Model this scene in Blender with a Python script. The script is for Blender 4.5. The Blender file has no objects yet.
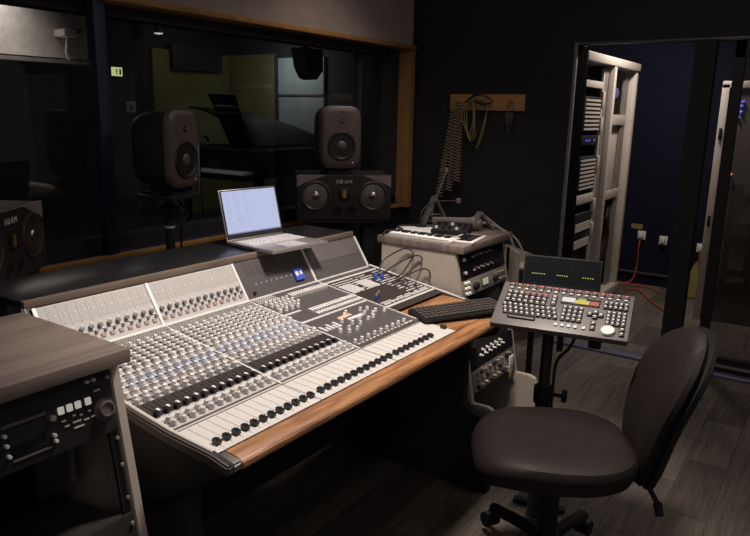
import bpy, bmesh, math, random
from mathutils import Vector, Matrix, Euler
random.seed(7)
SC = bpy.context.scene
COL = SC.collection
R = math.radians

# ------------------------------------------------------------------ camera
def look_matrix(yaw, pitch, roll, loc):
    y, p, r = R(yaw), R(pitch), R(roll)
    fw = Vector((math.sin(y)*math.cos(p), math.cos(y)*math.cos(p), -math.sin(p)))
    rt = Vector((math.cos(y), -math.sin(y), 0)); up = rt.cross(fw)
    rt2 = rt*math.cos(r) + up*math.sin(r); up2 = -rt*math.sin(r) + up*math.cos(r)
    m = Matrix((rt2, up2, -fw)).transposed().to_4x4()
    m.translation = loc
    return m
cam_d = bpy.data.cameras.new('camera'); cam = bpy.data.objects.new('camera', cam_d); COL.objects.link(cam)
cam_d.sensor_width = 36; cam_d.lens = 683.786/750*36; cam_d.clip_start = .02
cam.matrix_world = look_matrix(55.527, 12.831, 1.229, (0, 0, 1.5))
SC.camera = cam

# ------------------------------------------------------------------ world, lights, exposure
w = bpy.data.worlds.new('world'); SC.world = w; w.use_nodes = True
w.node_tree.nodes['Background'].inputs[0].default_value = (1.0, .93, .97, 1)
w.node_tree.nodes['Background'].inputs[1].default_value = .085
def area(name, loc, aim, size, power, color, spread=180, size_y=None):
    d = bpy.data.lights.new(name, 'AREA'); d.energy = power; d.color = color; d.size = size; d.spread = R(spread)
    if size_y: d.shape = 'RECTANGLE'; d.size_y = size_y
    else: d.shape = 'DISK'
    o = bpy.data.objects.new(name, d); COL.objects.link(o); o.location = loc
    o.rotation_euler = (Vector(aim)-Vector(loc)).to_track_quat('-Z', 'Y').to_euler()
    return o
def spot(name, loc, aim, power, color, angle, blend, radius):
    d = bpy.data.lights.new(name, 'SPOT'); d.energy = power; d.color = color; d.spot_size = R(angle); d.spot_blend = blend; d.shadow_soft_size = radius
    o = bpy.data.objects.new(name, d); COL.objects.link(o); o.location = loc
    o.rotation_euler = (Vector(aim)-Vector(loc)).to_track_quat('-Z', 'Y').to_euler()
    return o
WARM = (1, .88, .79)
spot('console_downlight', (1.75, .98, 2.6), (1.66, 1.10, .8), 198, WARM, 78, .6, .15)
area('room_ceiling_lamp', (2.6, .6, 2.6), (2.6, .7, 0), .6, 7, WARM)
spot('window_downlight', (3.3, 1.9, 2.6), (3.3, 2.3, 1.2), 26, WARM, 110, .9, .12)
spot('front_fill', (.35, -.35, 2.6), (1.9, 1.0, .5), 13, WARM, 75, .7, .12)  # added fill from behind the camera for the front faces, no lamp seen
area('machine_room_lamp', (5.35, 1.10, 2.45), (5.3, 1.5, 1.2), .2, 20, (1, .9, .82))
area('live_room_wall_lamp', (6.4, 7.0, 2.55), (6.7, 8, 1.4), .4, 1.25, (1, .95, .7))
area('live_room_panel_lamp', (7.0, 6.5, 2.3), (7.6, 6.55, 1.6), .25, 3.6, (.9, .97, 1))
area('live_room_fill', (3.4, 5.2, 2.7), (3.8, 6.0, 0), .8, 9, (1, .93, .88))  # added fill that lifts the dark live room, source unseen
spot('reflection_board_light', (2.25, 4.34, 2.42), (2.2, 4.6, 2.05), 26, (1, .9, .82), 120, .9, .1)  # added to brighten the board standing in for the pane's reflection
SC.view_settings.view_transform = 'Standard'; SC.view_settings.look = 'None'
SC.view_settings.gamma = 1; SC.view_settings.exposure = 0.0
SC.view_settings.use_curve_mapping = False

# ------------------------------------------------------------------ materials
def base_mat(name):
    m = bpy.data.materials.new(name); m.use_nodes = True
    return m, m.node_tree.nodes, m.node_tree.links, m.node_tree.nodes['Principled BSDF']
def mat(name, col, rough=.5, metal=0, var=.12, scale=18, bump=0, spec=.5, bscale=None):
    m, N, L, b = base_mat(name)
    b.inputs['Roughness'].default_value = rough; b.inputs['Metallic'].default_value = metal
    b.inputs['Specular IOR Level'].default_value = spec
    tc = N.new('ShaderNodeTexCoord'); no = N.new('ShaderNodeTexNoise'); no.inputs['Scale'].default_value = scale
    no.inputs['Detail'].default_value = 4; L.new(tc.outputs['Object'], no.inputs['Vector'])
    rp = N.new('ShaderNodeValToRGB'); L.new(no.outputs['Fac'], rp.inputs['Fac'])
    rp.color_ramp.elements[0].position = .3; rp.color_ramp.elements[1].position = .7
    rp.color_ramp.elements[0].color = tuple(c*(1-var) for c in col)+(1,)
    rp.color_ramp.elements[1].color = tuple(min(1, c*(1+var)) for c in col)+(1,)
    L.new(rp.outputs['Color'], b.inputs['Base Color'])
    if bump:
        n2 = N.new('ShaderNodeTexNoise'); n2.inputs['Scale'].default_value = bscale or scale*8; L.new(tc.outputs['Object'], n2.inputs['Vector'])
        bp = N.new('ShaderNodeBump'); bp.inputs['Strength'].default_value = bump; bp.inputs['Distance'].default_value = .002
        L.new(n2.outputs['Fac'], bp.inputs['Height']); L.new(bp.outputs['Normal'], b.inputs['Normal'])
    return m
def wood(name, c0, c1, scale=(1.2, 14, 14), rough=.45, dist=3):
    m, N, L, b = base_mat(name); b.inputs['Roughness'].default_value = rough
    tc = N.new('ShaderNodeTexCoord'); mp = N.new('ShaderNodeMapping'); mp.inputs['Scale'].default_value = scale
    L.new(tc.outputs['Object'], mp.inputs['Vector'])
    no = N.new('ShaderNodeTexNoise'); no.inputs['Scale'].default_value = 2.2; no.inputs['Detail'].default_value = 7; no.inputs['Distortion'].default_value = dist*.35
    L.new(mp.outputs['Vector'], no.inputs['Vector'])
    rp = N.new('ShaderNodeValToRGB'); rp.color_ramp.elements[0].position = .32; rp.color_ramp.elements[1].position = .68
    rp.color_ramp.elements[0].color = c0+(1,); rp.color_ramp.elements[1].color = c1+(1,)
    L.new(no.outputs['Fac'], rp.inputs['Fac']); L.new(rp.outputs['Color'], b.inputs['Base Color'])
    return m
def emit(name, col, s):
    m, N, L, b = base_mat(name)
    b.inputs['Base Color'].default_value = (.02, .02, .02, 1)
    b.inputs['Emission Color'].default_value = col+(1,); b.inputs['Emission Strength'].default_value = s
    return m
def glass(name, gloss=.09, tint=(.93, .95, .97)):
    m, N, L, b = base_mat(name); N.remove(b)
    out = N['Material Output']; t = N.new('ShaderNodeBsdfTransparent'); t.inputs[0].default_value = tint+(1,)
    g = N.new('ShaderNodeBsdfGlossy'); g.inputs['Roughness'].default_value = .02
    lw = N.new('ShaderNodeLayerWeight'); lw.inputs[0].default_value = .25
    mu = N.new('ShaderNodeMath'); mu.operation = 'MULTIPLY_ADD'; mu.inputs[1].default_value = .22; mu.inputs[2].default_value = gloss*.3
    L.new(lw.outputs['Fresnel'], mu.inputs[0])
    mx = N.new('ShaderNodeMixShader'); L.new(mu.outputs[0], mx.inputs[0]); L.new(t.outputs[0], mx.inputs[1]); L.new(g.outputs[0], mx.inputs[2])
    L.new(mx.outputs[0], out.inputs['Surface'])
    return m
def carpet(name):
    m, N, L, b = base_mat(name); b.inputs['Roughness'].default_value = .95; b.inputs['Specular IOR Level'].default_value = .1
    tc = N.new('ShaderNodeTexCoord'); mp = N.new('ShaderNodeMapping'); mp.inputs['Location'].default_value = (.1, .07, 0)
    L.new(tc.outputs['Object'], mp.inputs['Vector'])
    br = N.new('ShaderNodeTexBrick'); br.inputs['Scale'].default_value = 1; br.inputs['Brick Width'].default_value = .5; br.inputs['Row Height'].default_value = .165
    br.inputs['Mortar Size'].default_value = .003; br.inputs['Color1'].default_value = (.088, .074, .063, 1); br.inputs['Color2'].default_value = (.150, .128, .108, 1)
    br.inputs['Mortar'].default_value = (.075, .063, .053, 1); br.inputs['Bias'].default_value = -.1
    L.new(mp.outputs['Vector'], br.inputs['Vector'])
    m2 = N.new('ShaderNodeMapping'); m2.inputs['Scale'].default_value = (2, 26, 1); L.new(tc.outputs['Object'], m2.inputs['Vector'])
    n1 = N.new('ShaderNodeTexNoise'); n1.inputs['Scale'].default_value = 2.2; n1.inputs['Detail'].default_value = 3; L.new(m2.outputs['Vector'], n1.inputs['Vector'])
    n2 = N.new('ShaderNodeTexNoise'); n2.inputs['Scale'].default_value = 90; n2.inputs['Detail'].default_value = 3; L.new(tc.outputs['Object'], n2.inputs['Vector'])
    a = N.new('ShaderNodeMath'); a.operation = 'ADD'; L.new(n1.outputs['Fac'], a.inputs[0]); L.new(n2.outputs['Fac'], a.inputs[1])
    mr = N.new('ShaderNodeMapRange'); mr.inputs[1].default_value = .6; mr.inputs[2].default_value = 1.4; mr.inputs[3].default_value = .55; mr.inputs[4].default_value = 1.4
    L.new(a.outputs[0], mr.inputs[0])
    mx = N.new('ShaderNodeVectorMath'); mx.operation = 'SCALE'; L.new(br.outputs['Color'], mx.inputs[0]); L.new(mr.outputs[0], mx.inputs['Scale'])
    L.new(mx.outputs['Vector'], b.inputs['Base Color'])
    bp = N.new('ShaderNodeBump'); bp.inputs['Strength'].default_value = .5; bp.inputs['Distance'].default_value = .003
    L.new(n2.outputs['Fac'], bp.inputs['Height']); L.new(bp.outputs['Normal'], b.inputs['Normal'])
    return m
M = dict(
    carpet=carpet('carpet_planks'),
    dark_wall=mat('charcoal_wall', (.019, .0175, .020), .85, bump=.3, scale=6, bscale=160),
    navy_wall=mat('navy_wall', (.006, .007, .020), .8, spec=.2, scale=3),
    beige_wall=mat('beige_fabric_panel', (.30, .235, .20), .9, bump=.25, scale=5, bscale=300),
    frame_wood=wood('window_frame_oak', (.27, .135, .045), (.40, .21, .075), (6, 6, .8)),
    rail_wood=wood('coat_rail_oak', (.42, .20, .065), (.58, .30, .11), (6, 1, 8)),
    sill_wood=wood('sill_oak', (.34, .17, .05), (.46, .24, .08), (1, 8, 8)),
    arm_wood=wood('armrest_oak', (.17, .070, .025), (.44, .215, .095), (2.2, 22, 22), .4),
    top_wood=wood('taupe_laminate', (.135, .104, .090), (.24, .19, .165), (1.0, 9, 2), .5),
    shelf_wood=wood('shelf_walnut', (.12, .09, .072), (.2, .155, .125), (1, 12, 12), .35),
    blue=mat('blue_mullion', (.02, .022, .06), .6),
    black=mat('black_plastic', (.018, .017, .017), .55, spec=.3),
    black_metal=mat('black_powdercoat', (.024, .022, .023), .5, bump=.15, scale=20),
    gap_black=mat('dark_gap_black', (.006, .006, .006), .95, spec=0),  # darkness put into the colour: reveal and rack post stay black under the lamp
    void=mat('matt_black_board', (.038, .035, .036), .95, spec=.1),
    beige=mat('cream_rack_side', (.46, .40, .34), .55, var=.05),
    console_white=mat('console_cream', (.60, .58, .555), .42, var=.03),
    console_grey=mat('console_light_grey', (.46, .445, .435), .45, var=.04),
    meter_knob=mat('meter_knob_grey', (.15, .14, .14), .4),
    meter_grey=mat('meter_window_grey', (.40, .385, .375), .4, var=.04),
    knob_bed=mat('knob_bed_grey', (.085, .078, .078), .5),
    console_dark=mat('console_charcoal', (.085, .077, .078), .38, var=.06),
    console_side=mat('console_side_brown', (.075, .062, .058), .4),
    strip=mat('brushed_strip', (.85, .84, .82), .3, .2, var=.03),
    knob_white=mat('knob_white', (.80, .78, .77), .3, var=.05),
    knob_blue=mat('knob_blue_grey', (.66, .70, .80), .3, var=.05),
    knob_pink=mat('knob_pink_grey', (.72, .65, .66), .3, var=.05),
    knob_grey=mat('knob_grey', (.60, .59, .585), .35, var=.05),
    strip_dark=mat('fader_strip_brown_black', (.030, .021, .020), .5),
    pink=mat('dusty_red_button', (.33, .235, .23), .5),
    led_orange=mat('peach_button', (.9, .55, .42), .4),
    fader_black=mat('fader_black', (.012, .012, .014), .3),
    blue_plug=mat('blue_plug', (.06, .10, .50), .4),
    gold=mat('gold_plug_tip', (.75, .5, .2), .3, .8),
    speaker_side=mat('speaker_dark_side', (.020, .018, .018), .5),
    speaker_front=mat('speaker_taupe_front', (.115, .085, .078), .42, var=.05),
    adam_front=mat('speaker_black_baffle', (.035, .029, .027), .4),
    adam_corner=mat('speaker_grey_corner', (.30, .245, .225), .5),
    cone=mat('speaker_cone', (.022, .019, .018), .35),
    cone_ring=mat('speaker_surround', (.06, .05, .046), .3),
    dust=mat('dust_cap_gloss', (.55, .49, .46), .28, 1.0),
    chrome=mat('chrome', (.7, .68, .66), .2, 1),
    steel=mat('brushed_steel', (.42, .38, .34), .35, .6),
    silver_gear=mat('silver_faceplate', (.33, .30, .265), .4, .3),
    rack_white=mat('server_rack_cream', (.55, .48, .42), .45, var=.06),
    rack_grey=mat('server_rack_grey', (.20, .175, .155), .5),
    cab_brown=mat('cabinet_brown_grey', (.09, .076, .064), .5),
    laptop=mat('laptop_silver', (.50, .47, .45), .3, .7, var=.03),
    laptop_key=mat('laptop_keys', (.42, .40, .44), .5),
    remote_grey=mat('remote_grey', (.12, .106, .104), .42),
    key_black=mat('key_black', (.016, .015, .016), .4),
    key_top=mat('key_top_grey', (.62, .58, .57), .45),
    key_red=mat('key_red_legend', (.55, .16, .14), .45),
    leather=mat('black_upholstery', (.0145, .0105, .0098), .6, spec=.28, bump=.35, scale=12, bscale=240),
    cable_black=mat('black_cable', (.02, .018, .018), .5),
    cable_red=mat('red_cable', (.50, .075, .04), .5),
    cable_white=mat('white_cable', (.55, .52, .48), .5),
    cable_beige=mat('beige_coil_cable', (.30, .235, .155), .6),
    cable_olive=mat('olive_cable', (.28, .215, .07), .6),
    paper=mat('white_paper', (.8, .78, .75), .8, var=.03),
    white=mat('white_plastic', (.72, .69, .64), .45, var=.03),
    yellow=mat('yellow_plastic', (.36, .28, .09), .6),
    purple=mat('purple_metal_strip', (.17, .15, .24), .35, .3),
    olive_wall=mat('olive_green_wall', (.15, .13, .055), .9, var=.15, scale=2),
    pale_wall=mat('pale_studio_panel', (.50, .46, .42), .9),
    live_dark=mat('live_room_dark', (.028, .026, .027), .9),
    pale_blue=mat('pale_blue_panel', (.30, .325, .30), .6, var=.05),
    piano=mat('black_lacquer', (.010, .010, .011), .5, spec=.2),
    glass=glass('window_glass'), glass_door=glass('sliding_door_glass', .12, (.80, .78, .78)),
    screen=emit('laptop_screen', (.62, .68, .98), .74),
    exit=emit('exit_sign_face', (.62, .66, .26), .85),
    led_green=emit('green_led', (.55, .75, .06), 1.0), led_blue=emit('blue_led', (.12, .16, 1), 1.6),
    led_amber=emit('amber_led', (1, .5, .12), 1.3), led_red=emit('red_led', (.9, .05, .03), .9), button_lit=emit('lit_button_cream', (.9, .82, .74), .42), lamp_on=emit('lit_meter', (.95, .9, .7), .35),
    lcd_white=emit('lcd_white', (.9, .9, .85), .75), lcd_yellow=emit('lcd_yellow', (.85, .75, .08), .65), lcd_red=emit('lcd_red', (.8, .12, .08), .55),
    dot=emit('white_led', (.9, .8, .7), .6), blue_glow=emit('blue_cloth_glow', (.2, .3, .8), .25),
    lcd_off=mat('dark_display', (.010, .011, .015), .15), green_dark=mat('exit_pictogram', (.02, .10, .03), .5),
)

# ------------------------------------------------------------------ mesh builder
class MB:
    def __init__(s): s.bm = bmesh.new()
    def _add(s, b, m=None):
        if m is not None: b.transform(m)
        me = bpy.data.meshes.new('t'); b.to_mesh(me); b.free(); s.bm.from_mesh(me); bpy.data.meshes.remove(me); return s
    def box(s, c, d, rot=None, bev=0, seg=2):
        b = bmesh.new(); bmesh.ops.create_cube(b, size=1)
        b.transform(Matrix.Diagonal((d[0], d[1], d[2], 1)))
        if bev: bmesh.ops.bevel(b, geom=b.edges[:], offset=bev, segments=seg, affect='EDGES', profile=.5)
        m = Matrix.Translation(c)
        if rot is not None: m = m @ (rot.to_matrix().to_4x4() if isinstance(rot, Euler) else rot)
        return s._add(b, m)
    def lo(s, a, b, bev=0): return s.box([(a[i]+b[i])/2 for i in range(3)], [abs(b[i]-a[i]) for i in range(3)], bev=bev)
    def prism(s, pts, axis, a, b_, bev=0):
        # pts: polygon in the two remaining axes (cyclic order xyz), extruded a..b_
        b = bmesh.new(); vs = []
        for (u, v) in pts:
            vs.append(b.verts.new({'x': (a, u, v), 'y': (u, a, v), 'z': (u, v, a)}[axis]))
        f = b.faces.new(vs); r = bmesh.ops.extrude_face_region(b, geom=[f])
        dv = {'x': (b_-a, 0, 0), 'y': (0, b_-a, 0), 'z': (0, 0, b_-a)}[axis]
        bmesh.ops.translate(b, vec=dv, verts=[g for g in r['geom'] if isinstance(g, bmesh.types.BMVert)])
        bmesh.ops.recalc_face_normals(b, faces=b.faces[:])
        if bev: bmesh.ops.bevel(b, geom=b.edges[:], offset=bev, segments=2, affect='EDGES')
        return s._add(b)
    def lathe(s, prof, m=None, seg=24):
        # prof [(r, z)] spun round local z
        b = bmesh.new(); rings = []
        for (r, z) in prof:
            if r < 1e-6: rings.append([b.verts.new((0, 0, z))])
            else: rings.append([b.verts.new((r*math.cos(2*math.pi*k/seg), r*math.sin(2*math.pi*k/seg), z)) for k in range(seg)])
        for A, B in zip(rings, rings[1:]):
            for k in range(seg):
                q = [A[k % len(A)], A[(k+1) % len(A)], B[(k+1) % len(B)], B[k % len(B)]]
                u = []
                for v in q:
                    if v not in u: u.append(v)
                if len(u) > 2: b.faces.new(u)
        for rg in (rings[0], rings[-1]):
            if len(rg) > 2: b.faces.new(rg)
        bmesh.ops.recalc_face_normals(b, faces=b.faces[:])
        return s._add(b, m)
    def cyl(s, p0, p1, r0, r1=None, seg=16):
        p0, p1 = Vector(p0), Vector(p1); r1 = r0 if r1 is None else r1
        q = (p1-p0).to_track_quat('Z', 'Y').to_matrix().to_4x4()
        return s.lathe([(r0, 0), (r1, (p1-p0).length)], Matrix.Translation(p0) @ q, seg)
    def tube(s, pts, r, seg=8):
        P = [Vector(p) for p in pts]; b = bmesh.new(); rings = []; up = Vector((0, 0, 1))
        n = None
        for i, p in enumerate(P):
            t = (P[min(i+1, len(P)-1)]-P[max(i-1, 0)]).normalized()
            if n is None:
                n = t.cross(up)
                if n.length < .1: n = t.cross(Vector((1, 0, 0)))
            n = (n - t*n.dot(t)).normalized(); bi = t.cross(n)
            rings.append([b.verts.new(p+n*(r*math.cos(2*math.pi*k/seg))+bi*(r*math.sin(2*math.pi*k/seg))) for k in range(seg)])
        for A, B in zip(rings, rings[1:]):
            for k in range(seg): b.faces.new((A[k], A[(k+1) % seg], B[(k+1) % seg], B[k]))
        b.faces.new(rings[0]); b.faces.new(rings[-1])
        bmesh.ops.recalc_face_normals(b, faces=b.faces[:])
        return s._add(b)
    def grid(s, F, nu, nv):
        b = bmesh.new(); V = [[b.verts.new(F(i/nu, j/nv)) for j in range(nv+1)] for i in range(nu+1)]
        for i in range(nu):
            for j in range(nv): b.faces.new((V[i][j], V[i+1][j], V[i+1][j+1], V[i][j+1]))
        return s._add(b)
    def mesh(s, name, m, smooth=True):
        me = bpy.data.meshes.new(name); s.bm.to_mesh(me); s.bm.free(); me.materials.append(m)
        if smooth and len(me.polygons):
            me.shade_smooth(); me.set_sharp_from_angle(angle=R(38))
        return me
def spline(pts, n=10):
    P = [Vector(p) for p in pts]; P = [P[0]*2-P[1]]+P+[P[-1]*2-P[-2]]; out = []
    for i in range(1, len(P)-2):
        for k in range(n):
            t = k/n; a, b, c, d = P[i-1], P[i], P[i+1], P[i+2]
            out.append(.5*((2*b)+(c-a)*t+(2*a-5*b+4*c-d)*t*t+(3*b-a-3*c+d)*t**3))
    out.append(P[-2]); return out

# ------------------------------------------------------------------ things and parts
def tag(o, label=None, cat=None, group=None, kind=None):
    if label: o['label'] = label
    if cat: o['category'] = cat
    if group: o['group'] = group
    if kind: o['kind'] = kind
    return o
def thing(name, label, cat, loc=(0, 0, 0), rz=0, group=None):
    o = bpy.data.objects.new(name, None); COL.objects.link(o); o.empty_display_size = .1
    o.location = loc; o.rotation_euler = (0, 0, rz)
    return tag(o, label, cat, group)
def put(name, me, parent=None, mw=None, local=None):
    """mw: matrix of the mesh in world space; local: in the parent's space"""
    o = bpy.data.objects.new(name, me); COL.objects.link(o)
    if parent is not None:
        o.parent = parent
        if local is None:
            pm = Matrix.Identity(4); q = parent
            while q is not None:
                pm = Matrix.LocRotScale(q.location, q.rotation_euler, q.scale) @ pm; q = q.parent
            local = pm.inverted() @ (mw or Matrix.Identity(4))
        l, r, s_ = local.decompose(); o.location = l; o.rotation_euler = r.to_euler(); o.scale = s_
    elif mw is not None:
        l, r, s_ = mw.decompose(); o.location = l; o.rotation_euler = r.to_euler(); o.scale = s_
    return o
I4 = Matrix.Identity(4)
def part(name, mb, m, parent, local=I4, smooth=True):      # mesh given in the parent's own space
    return put(name, mb.mesh(name, M[m] if isinstance(m, str) else m, smooth), parent, local=local)
def wpart(name, mb, m, parent):                            # mesh given in world space, moved to its parent
    return put(name, mb.mesh(name, M[m]), parent)
def solo(name, mb, m, label, cat, group=None, loc=None, rz=0):
    o = put(name, mb.mesh(name, M[m]))
    if loc is not None: o.location = loc; o.rotation_euler = (0, 0, rz)
    return tag(o, label, cat, group)
def struct(name, mb, m, parent=None):
    o = put(name, mb.mesh(name, M[m]), parent)
    if parent is None: o['kind'] = 'structure'
    return o
def copy_tree(o, parent=None):
    c = o.copy(); COL.objects.link(c); c.parent = parent
    for ch in list(o.children): copy_tree(ch, c)
    return c
T = Matrix.Translation

# ================================================================== the setting
XR, YW = 4.5, 2.75
struct('floor', MB().lo((-2.5, -3, -.1), (6.6, YW+.02, 0)), 'carpet')
# window wall: sill wall, upper beige panel
struct('wall_back', MB().lo((-2.5, YW+.06, 0), (XR, YW+.2, .80)), 'dark_wall')
struct('trim_1', MB().lo((-2.5, YW-.02, .812), (4.37, YW+.02, .834), .004), 'sill_wood')
struct('trim_13', MB().lo((-2.5, YW+.02, .80), (4.37, YW+.2, .834)), 'blue')
struct('wall_upper_back', MB().lo((-2.5, YW-.02, 1.975), (4.40, YW+.2, 3.0)), 'beige_wall')
struct('trim_2', MB().lo((-2.5, YW-.03, 1.946), (4.44, YW+.2, 1.975), .003), 'frame_wood')
struct('trim_3', MB().prism([(4.40, YW-.01), (4.455, YW-.01), (4.455, YW+.085), (4.385, YW+.085)], 'z', .80, 1.962), 'frame_wood')
win = put('window_1', MB().lo((-2.5, YW+.086, 1.895), (4.26, YW+.19, 1.962)).lo((-2.5, YW+.086, .834), (4.26, YW+.19, .90)).lo((4.22, YW+.086, .88), (4.455, YW+.19, 1.962)).mesh('window_1', M['void']))
win['kind'] = 'structure'
wpart('mullion', MB().lo((1.842, YW-.002, .83), (1.900, YW+.05, 1.962), .004), 'blue', win)
wpart('mullion', MB().lo((3.92, YW+.10, .88), (3.95, YW+.15, 1.93), .004), 'void', win)
wpart('pane', MB().lo((-2.5, YW+.12, .85), (1.85, YW+.13, 1.93)), 'glass', win)
wpart('pane', MB().lo((1.91, YW+.12, .85), (4.25, YW+.13, 1.93)), 'glass', win)
# right wall with its doorway into the machine room
OY0, OY1, OZ = .70, 1.557, 1.95
struct('wall_right', MB().lo((XR, OY1, 0), (XR+.20, YW+.2, 3.0)).lo((XR, -2.5, OZ), (XR+.12, OY1, 3.0)), 'dark_wall')
struct('trim_4', MB().lo((XR-.012, OY1-.008, 0), (XR+.012, OY1+.012, OZ+.012), .003), 'rack_grey')
struct('trim_12', MB().lo((XR+.012, OY1-.006, 0), (XR+.2, OY1+.004, OZ)), 'gap_black')
struct('trim_5', MB().lo((XR-.012, .2, OZ-.004), (XR+.02, OY1, OZ+.010), .002), 'console_dark')
struct('trim_6', MB().lo((XR-.02, OY0+.036, 0), (XR+.06, OY0+.150, OZ)), 'void')
struct('trim_7', MB().lo((4.33, -2.4, 0), (4.44, 1.557, .016), .004), 'purple')
struct('trim_8', MB().lo((XR-.01, OY1, 0), (XR+.0, YW, .07)), 'void')
# sliding glass door hung before the wall
dr = put('door_1', MB().lo((4.40, .57, .02), (4.45, .622, 1.93)).lo((4.40, -2.2, 1.84), (4.45, .622, 1.93)).lo((4.40, -2.2, .02), (4.45, .622, .10)).mesh('door_1', M['black'])); dr['kind'] = 'structure'
wpart('pane', MB().lo((4.42, -2.2, .09), (4.43, .58, 1.85)), 'glass_door', dr)
wpart('bottom_rail', MB().lo((4.385, -2.2, .045), (4.40, .622, .062), .003), 'steel', dr)
# machine room shell
struct('wall_far', MB().lo((6.47, -3, 0), (6.6, 2.6, 2.6)), 'navy_wall')
struct('wall_machine_back', MB().lo((XR+.12, 2.45, 0), (6.6, 2.55, 2.6)), 'navy_wall')
struct('ceiling', MB().lo((XR+.12, -3, 2.6), (6.6, 2.6, 2.7)), 'live_dark')
struct('trim_9', MB().lo((6.452, -3, .10), (6.47, 2.45, .115)), 'console_dark')
# live room shell beyond the window
struct('floor_live', MB().lo((-3, YW+.2, -.1), (7.8, 8.2, 0)), 'live_dark')
struct('ceiling_live', MB().lo((-3, YW+.2, 2.75), (7.8, 8.2, 2.85)), 'live_dark')
struct('wall_live_back', MB().lo((-3, 8, 0), (7.8, 8.2, 2.75)), 'live_dark')
struct('wall_live_right', MB().lo((7.6, YW+.2, 0), (7.8, 8, 2.75)), 'live_dark')
struct('wall_live_panel', MB().lo((6.17, 7.94, 0), (7.6, 8, 2.28)).lo((7.54, 6.98, 0), (7.6, 7.94, 2.28)), 'olive_wall')
struct('trim_10', MB().lo((7.52, 6.93, 0), (7.6, 6.98, 2.3)), 'live_dark')
o = struct('window_2', MB().lo((7.55, 6.1, .9), (7.6, 6.93, 1.70)), 'pale_blue'); wpart('pane', MB().lo((7.545, 6.1, 1.72), (7.6, 6.93, 2.22)), 'pale_blue', o)
wpart('frame', MB().lo((7.535, 6.1, 1.698), (7.6, 6.93, 1.724)), 'console_dark', o)
# pale board standing in for the ceiling mirrored in the left pane
struct('wall_mirrored_ceiling', MB().lo((-1, 4.6, 1.82), (3.02, 4.75, 2.75)), 'pale_wall')
struct('trim_11', MB().lo((-1, 4.45, 1.775), (2.99, 4.75, 1.80)), 'pale_wall')

# ================================================================== mixing console
X0, X1, X2, X3, X4 = .929, 1.288, 1.647, 2.020, 2.372
PF, PK, PB, PT = (1.043, .768), (1.183, .776), (1.668, .845), (1.747, .967)    # (y, z) of front, kink, bridge foot, bridge top
con = thing('mixing_console', 'long cream and charcoal mixing console with oak armrest and hundreds of knobs', 'mixing console', (1.65, 1.35, 0))
def frame_of(a, b):
    """matrix whose local y runs from a to b in the yz plane and local z is the panel's normal"""
    v = Vector((0, b[0]-a[0], b[1]-a[1])); L = v.length; y = v.normalized(); x = Vector((1, 0, 0)); z = x.cross(y)
    m = Matrix((x, y, z)).transposed().to_4x4(); m.translation = (0, a[0], a[1]); return m, L
MA, LA = frame_of(PK, PB)      # main plane: t = 1 - y/LA
MF, LF = frame_of(PF, PK)
MM, LM = frame_of(PB, PT)
def P_main(x, t, h=0): return MA @ Vector((x, (1-t)*LA, h))
def P_front(x, s, h=0): return MF @ Vector((x, (1-s)*LF, h))   # s 0 kink .. 1 armrest
def P_mtr(x, s, h=0): return MM @ Vector((x, s*LM, h))
def cmain(x, t, h=0): return MA @ T((x, (1-t)*LA, h))
def cfront(x, s, h=0): return MF @ T((x, (1-s)*LF, h))
def cmtr(x, s, h=0): return MM @ T((x, s*LM, h))
def slab(Mx, x0, x1, y0, y1, h0=0, h1=.002, mb=None, bev=0):
    mb = mb or MB()
    return mb.box(Mx @ Vector(((x0+x1)/2, (y0+y1)/2, (h0+h1)/2)), (x1-x0, y1-y0, h1-h0), Mx.to_3x3().to_4x4(), bev)
def main_slab(x0, x1, t0, t1, h0=0, h1=.002, mb=None): return slab(MA, x0, x1, (1-t1)*LA, (1-t0)*LA, h0, h1, mb)
def front_slab(x0, x1, s0, s1, h0=0, h1=.002, mb=None): return slab(MF, x0, x1, (1-s1)*LF, (1-s0)*LF, h0, h1, mb)
def mtr_slab(x0, x1, s0, s1, h0=0, h1=.002, mb=None): return slab(MM, x0, x1, s0*LM, s1*LM, h0, h1, mb)
# body under the surfaces
body = [(1.043, .767), (1.183, .775), (1.668, .844), (1.747, .966), (1.79, .966), (1.79, .70), (1.25, .66), (1.06, .725)]
wpart('body', MB().prism(body, 'x', X0, X3).prism([(1.30, .79), (1.668, .844), (1.747, .966), (1.79, .966), (1.79, .70), (1.25, .63), (1.043, .70), (1.043, .735), (1.30, .755)], 'x', X3, X4), 'void', con)
side = [(.985, .765), (1.043, .776), (1.183, .784), (1.668, .853), (1.755, .974), (1.80, .974), (1.80, .64), (1.25, .58), (1.06, .70), (.990, .742)]
wpart('side_panel', MB().prism(side, 'x', X0-.018, X0, .003), 'black', con)
wpart('side_band', MB().prism([(.985, .765), (1.043, .776), (1.183, .784), (1.668, .853), (1.755, .974), (1.80, .974), (1.70, .830), (1.19, .758), (1.05, .748), (.985, .744)], 'x', X0-.024, X0-.004, .004), 'console_side', con)
wpart('side_rail', MB().prism([(1.03, .70), (1.183, .784), (1.668, .853), (1.755, .974), (1.80, .974), (1.80, .64), (1.25, .58), (1.05, .66)], 'x', X4, X4+.014, .002), 'console_side', con)
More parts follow.
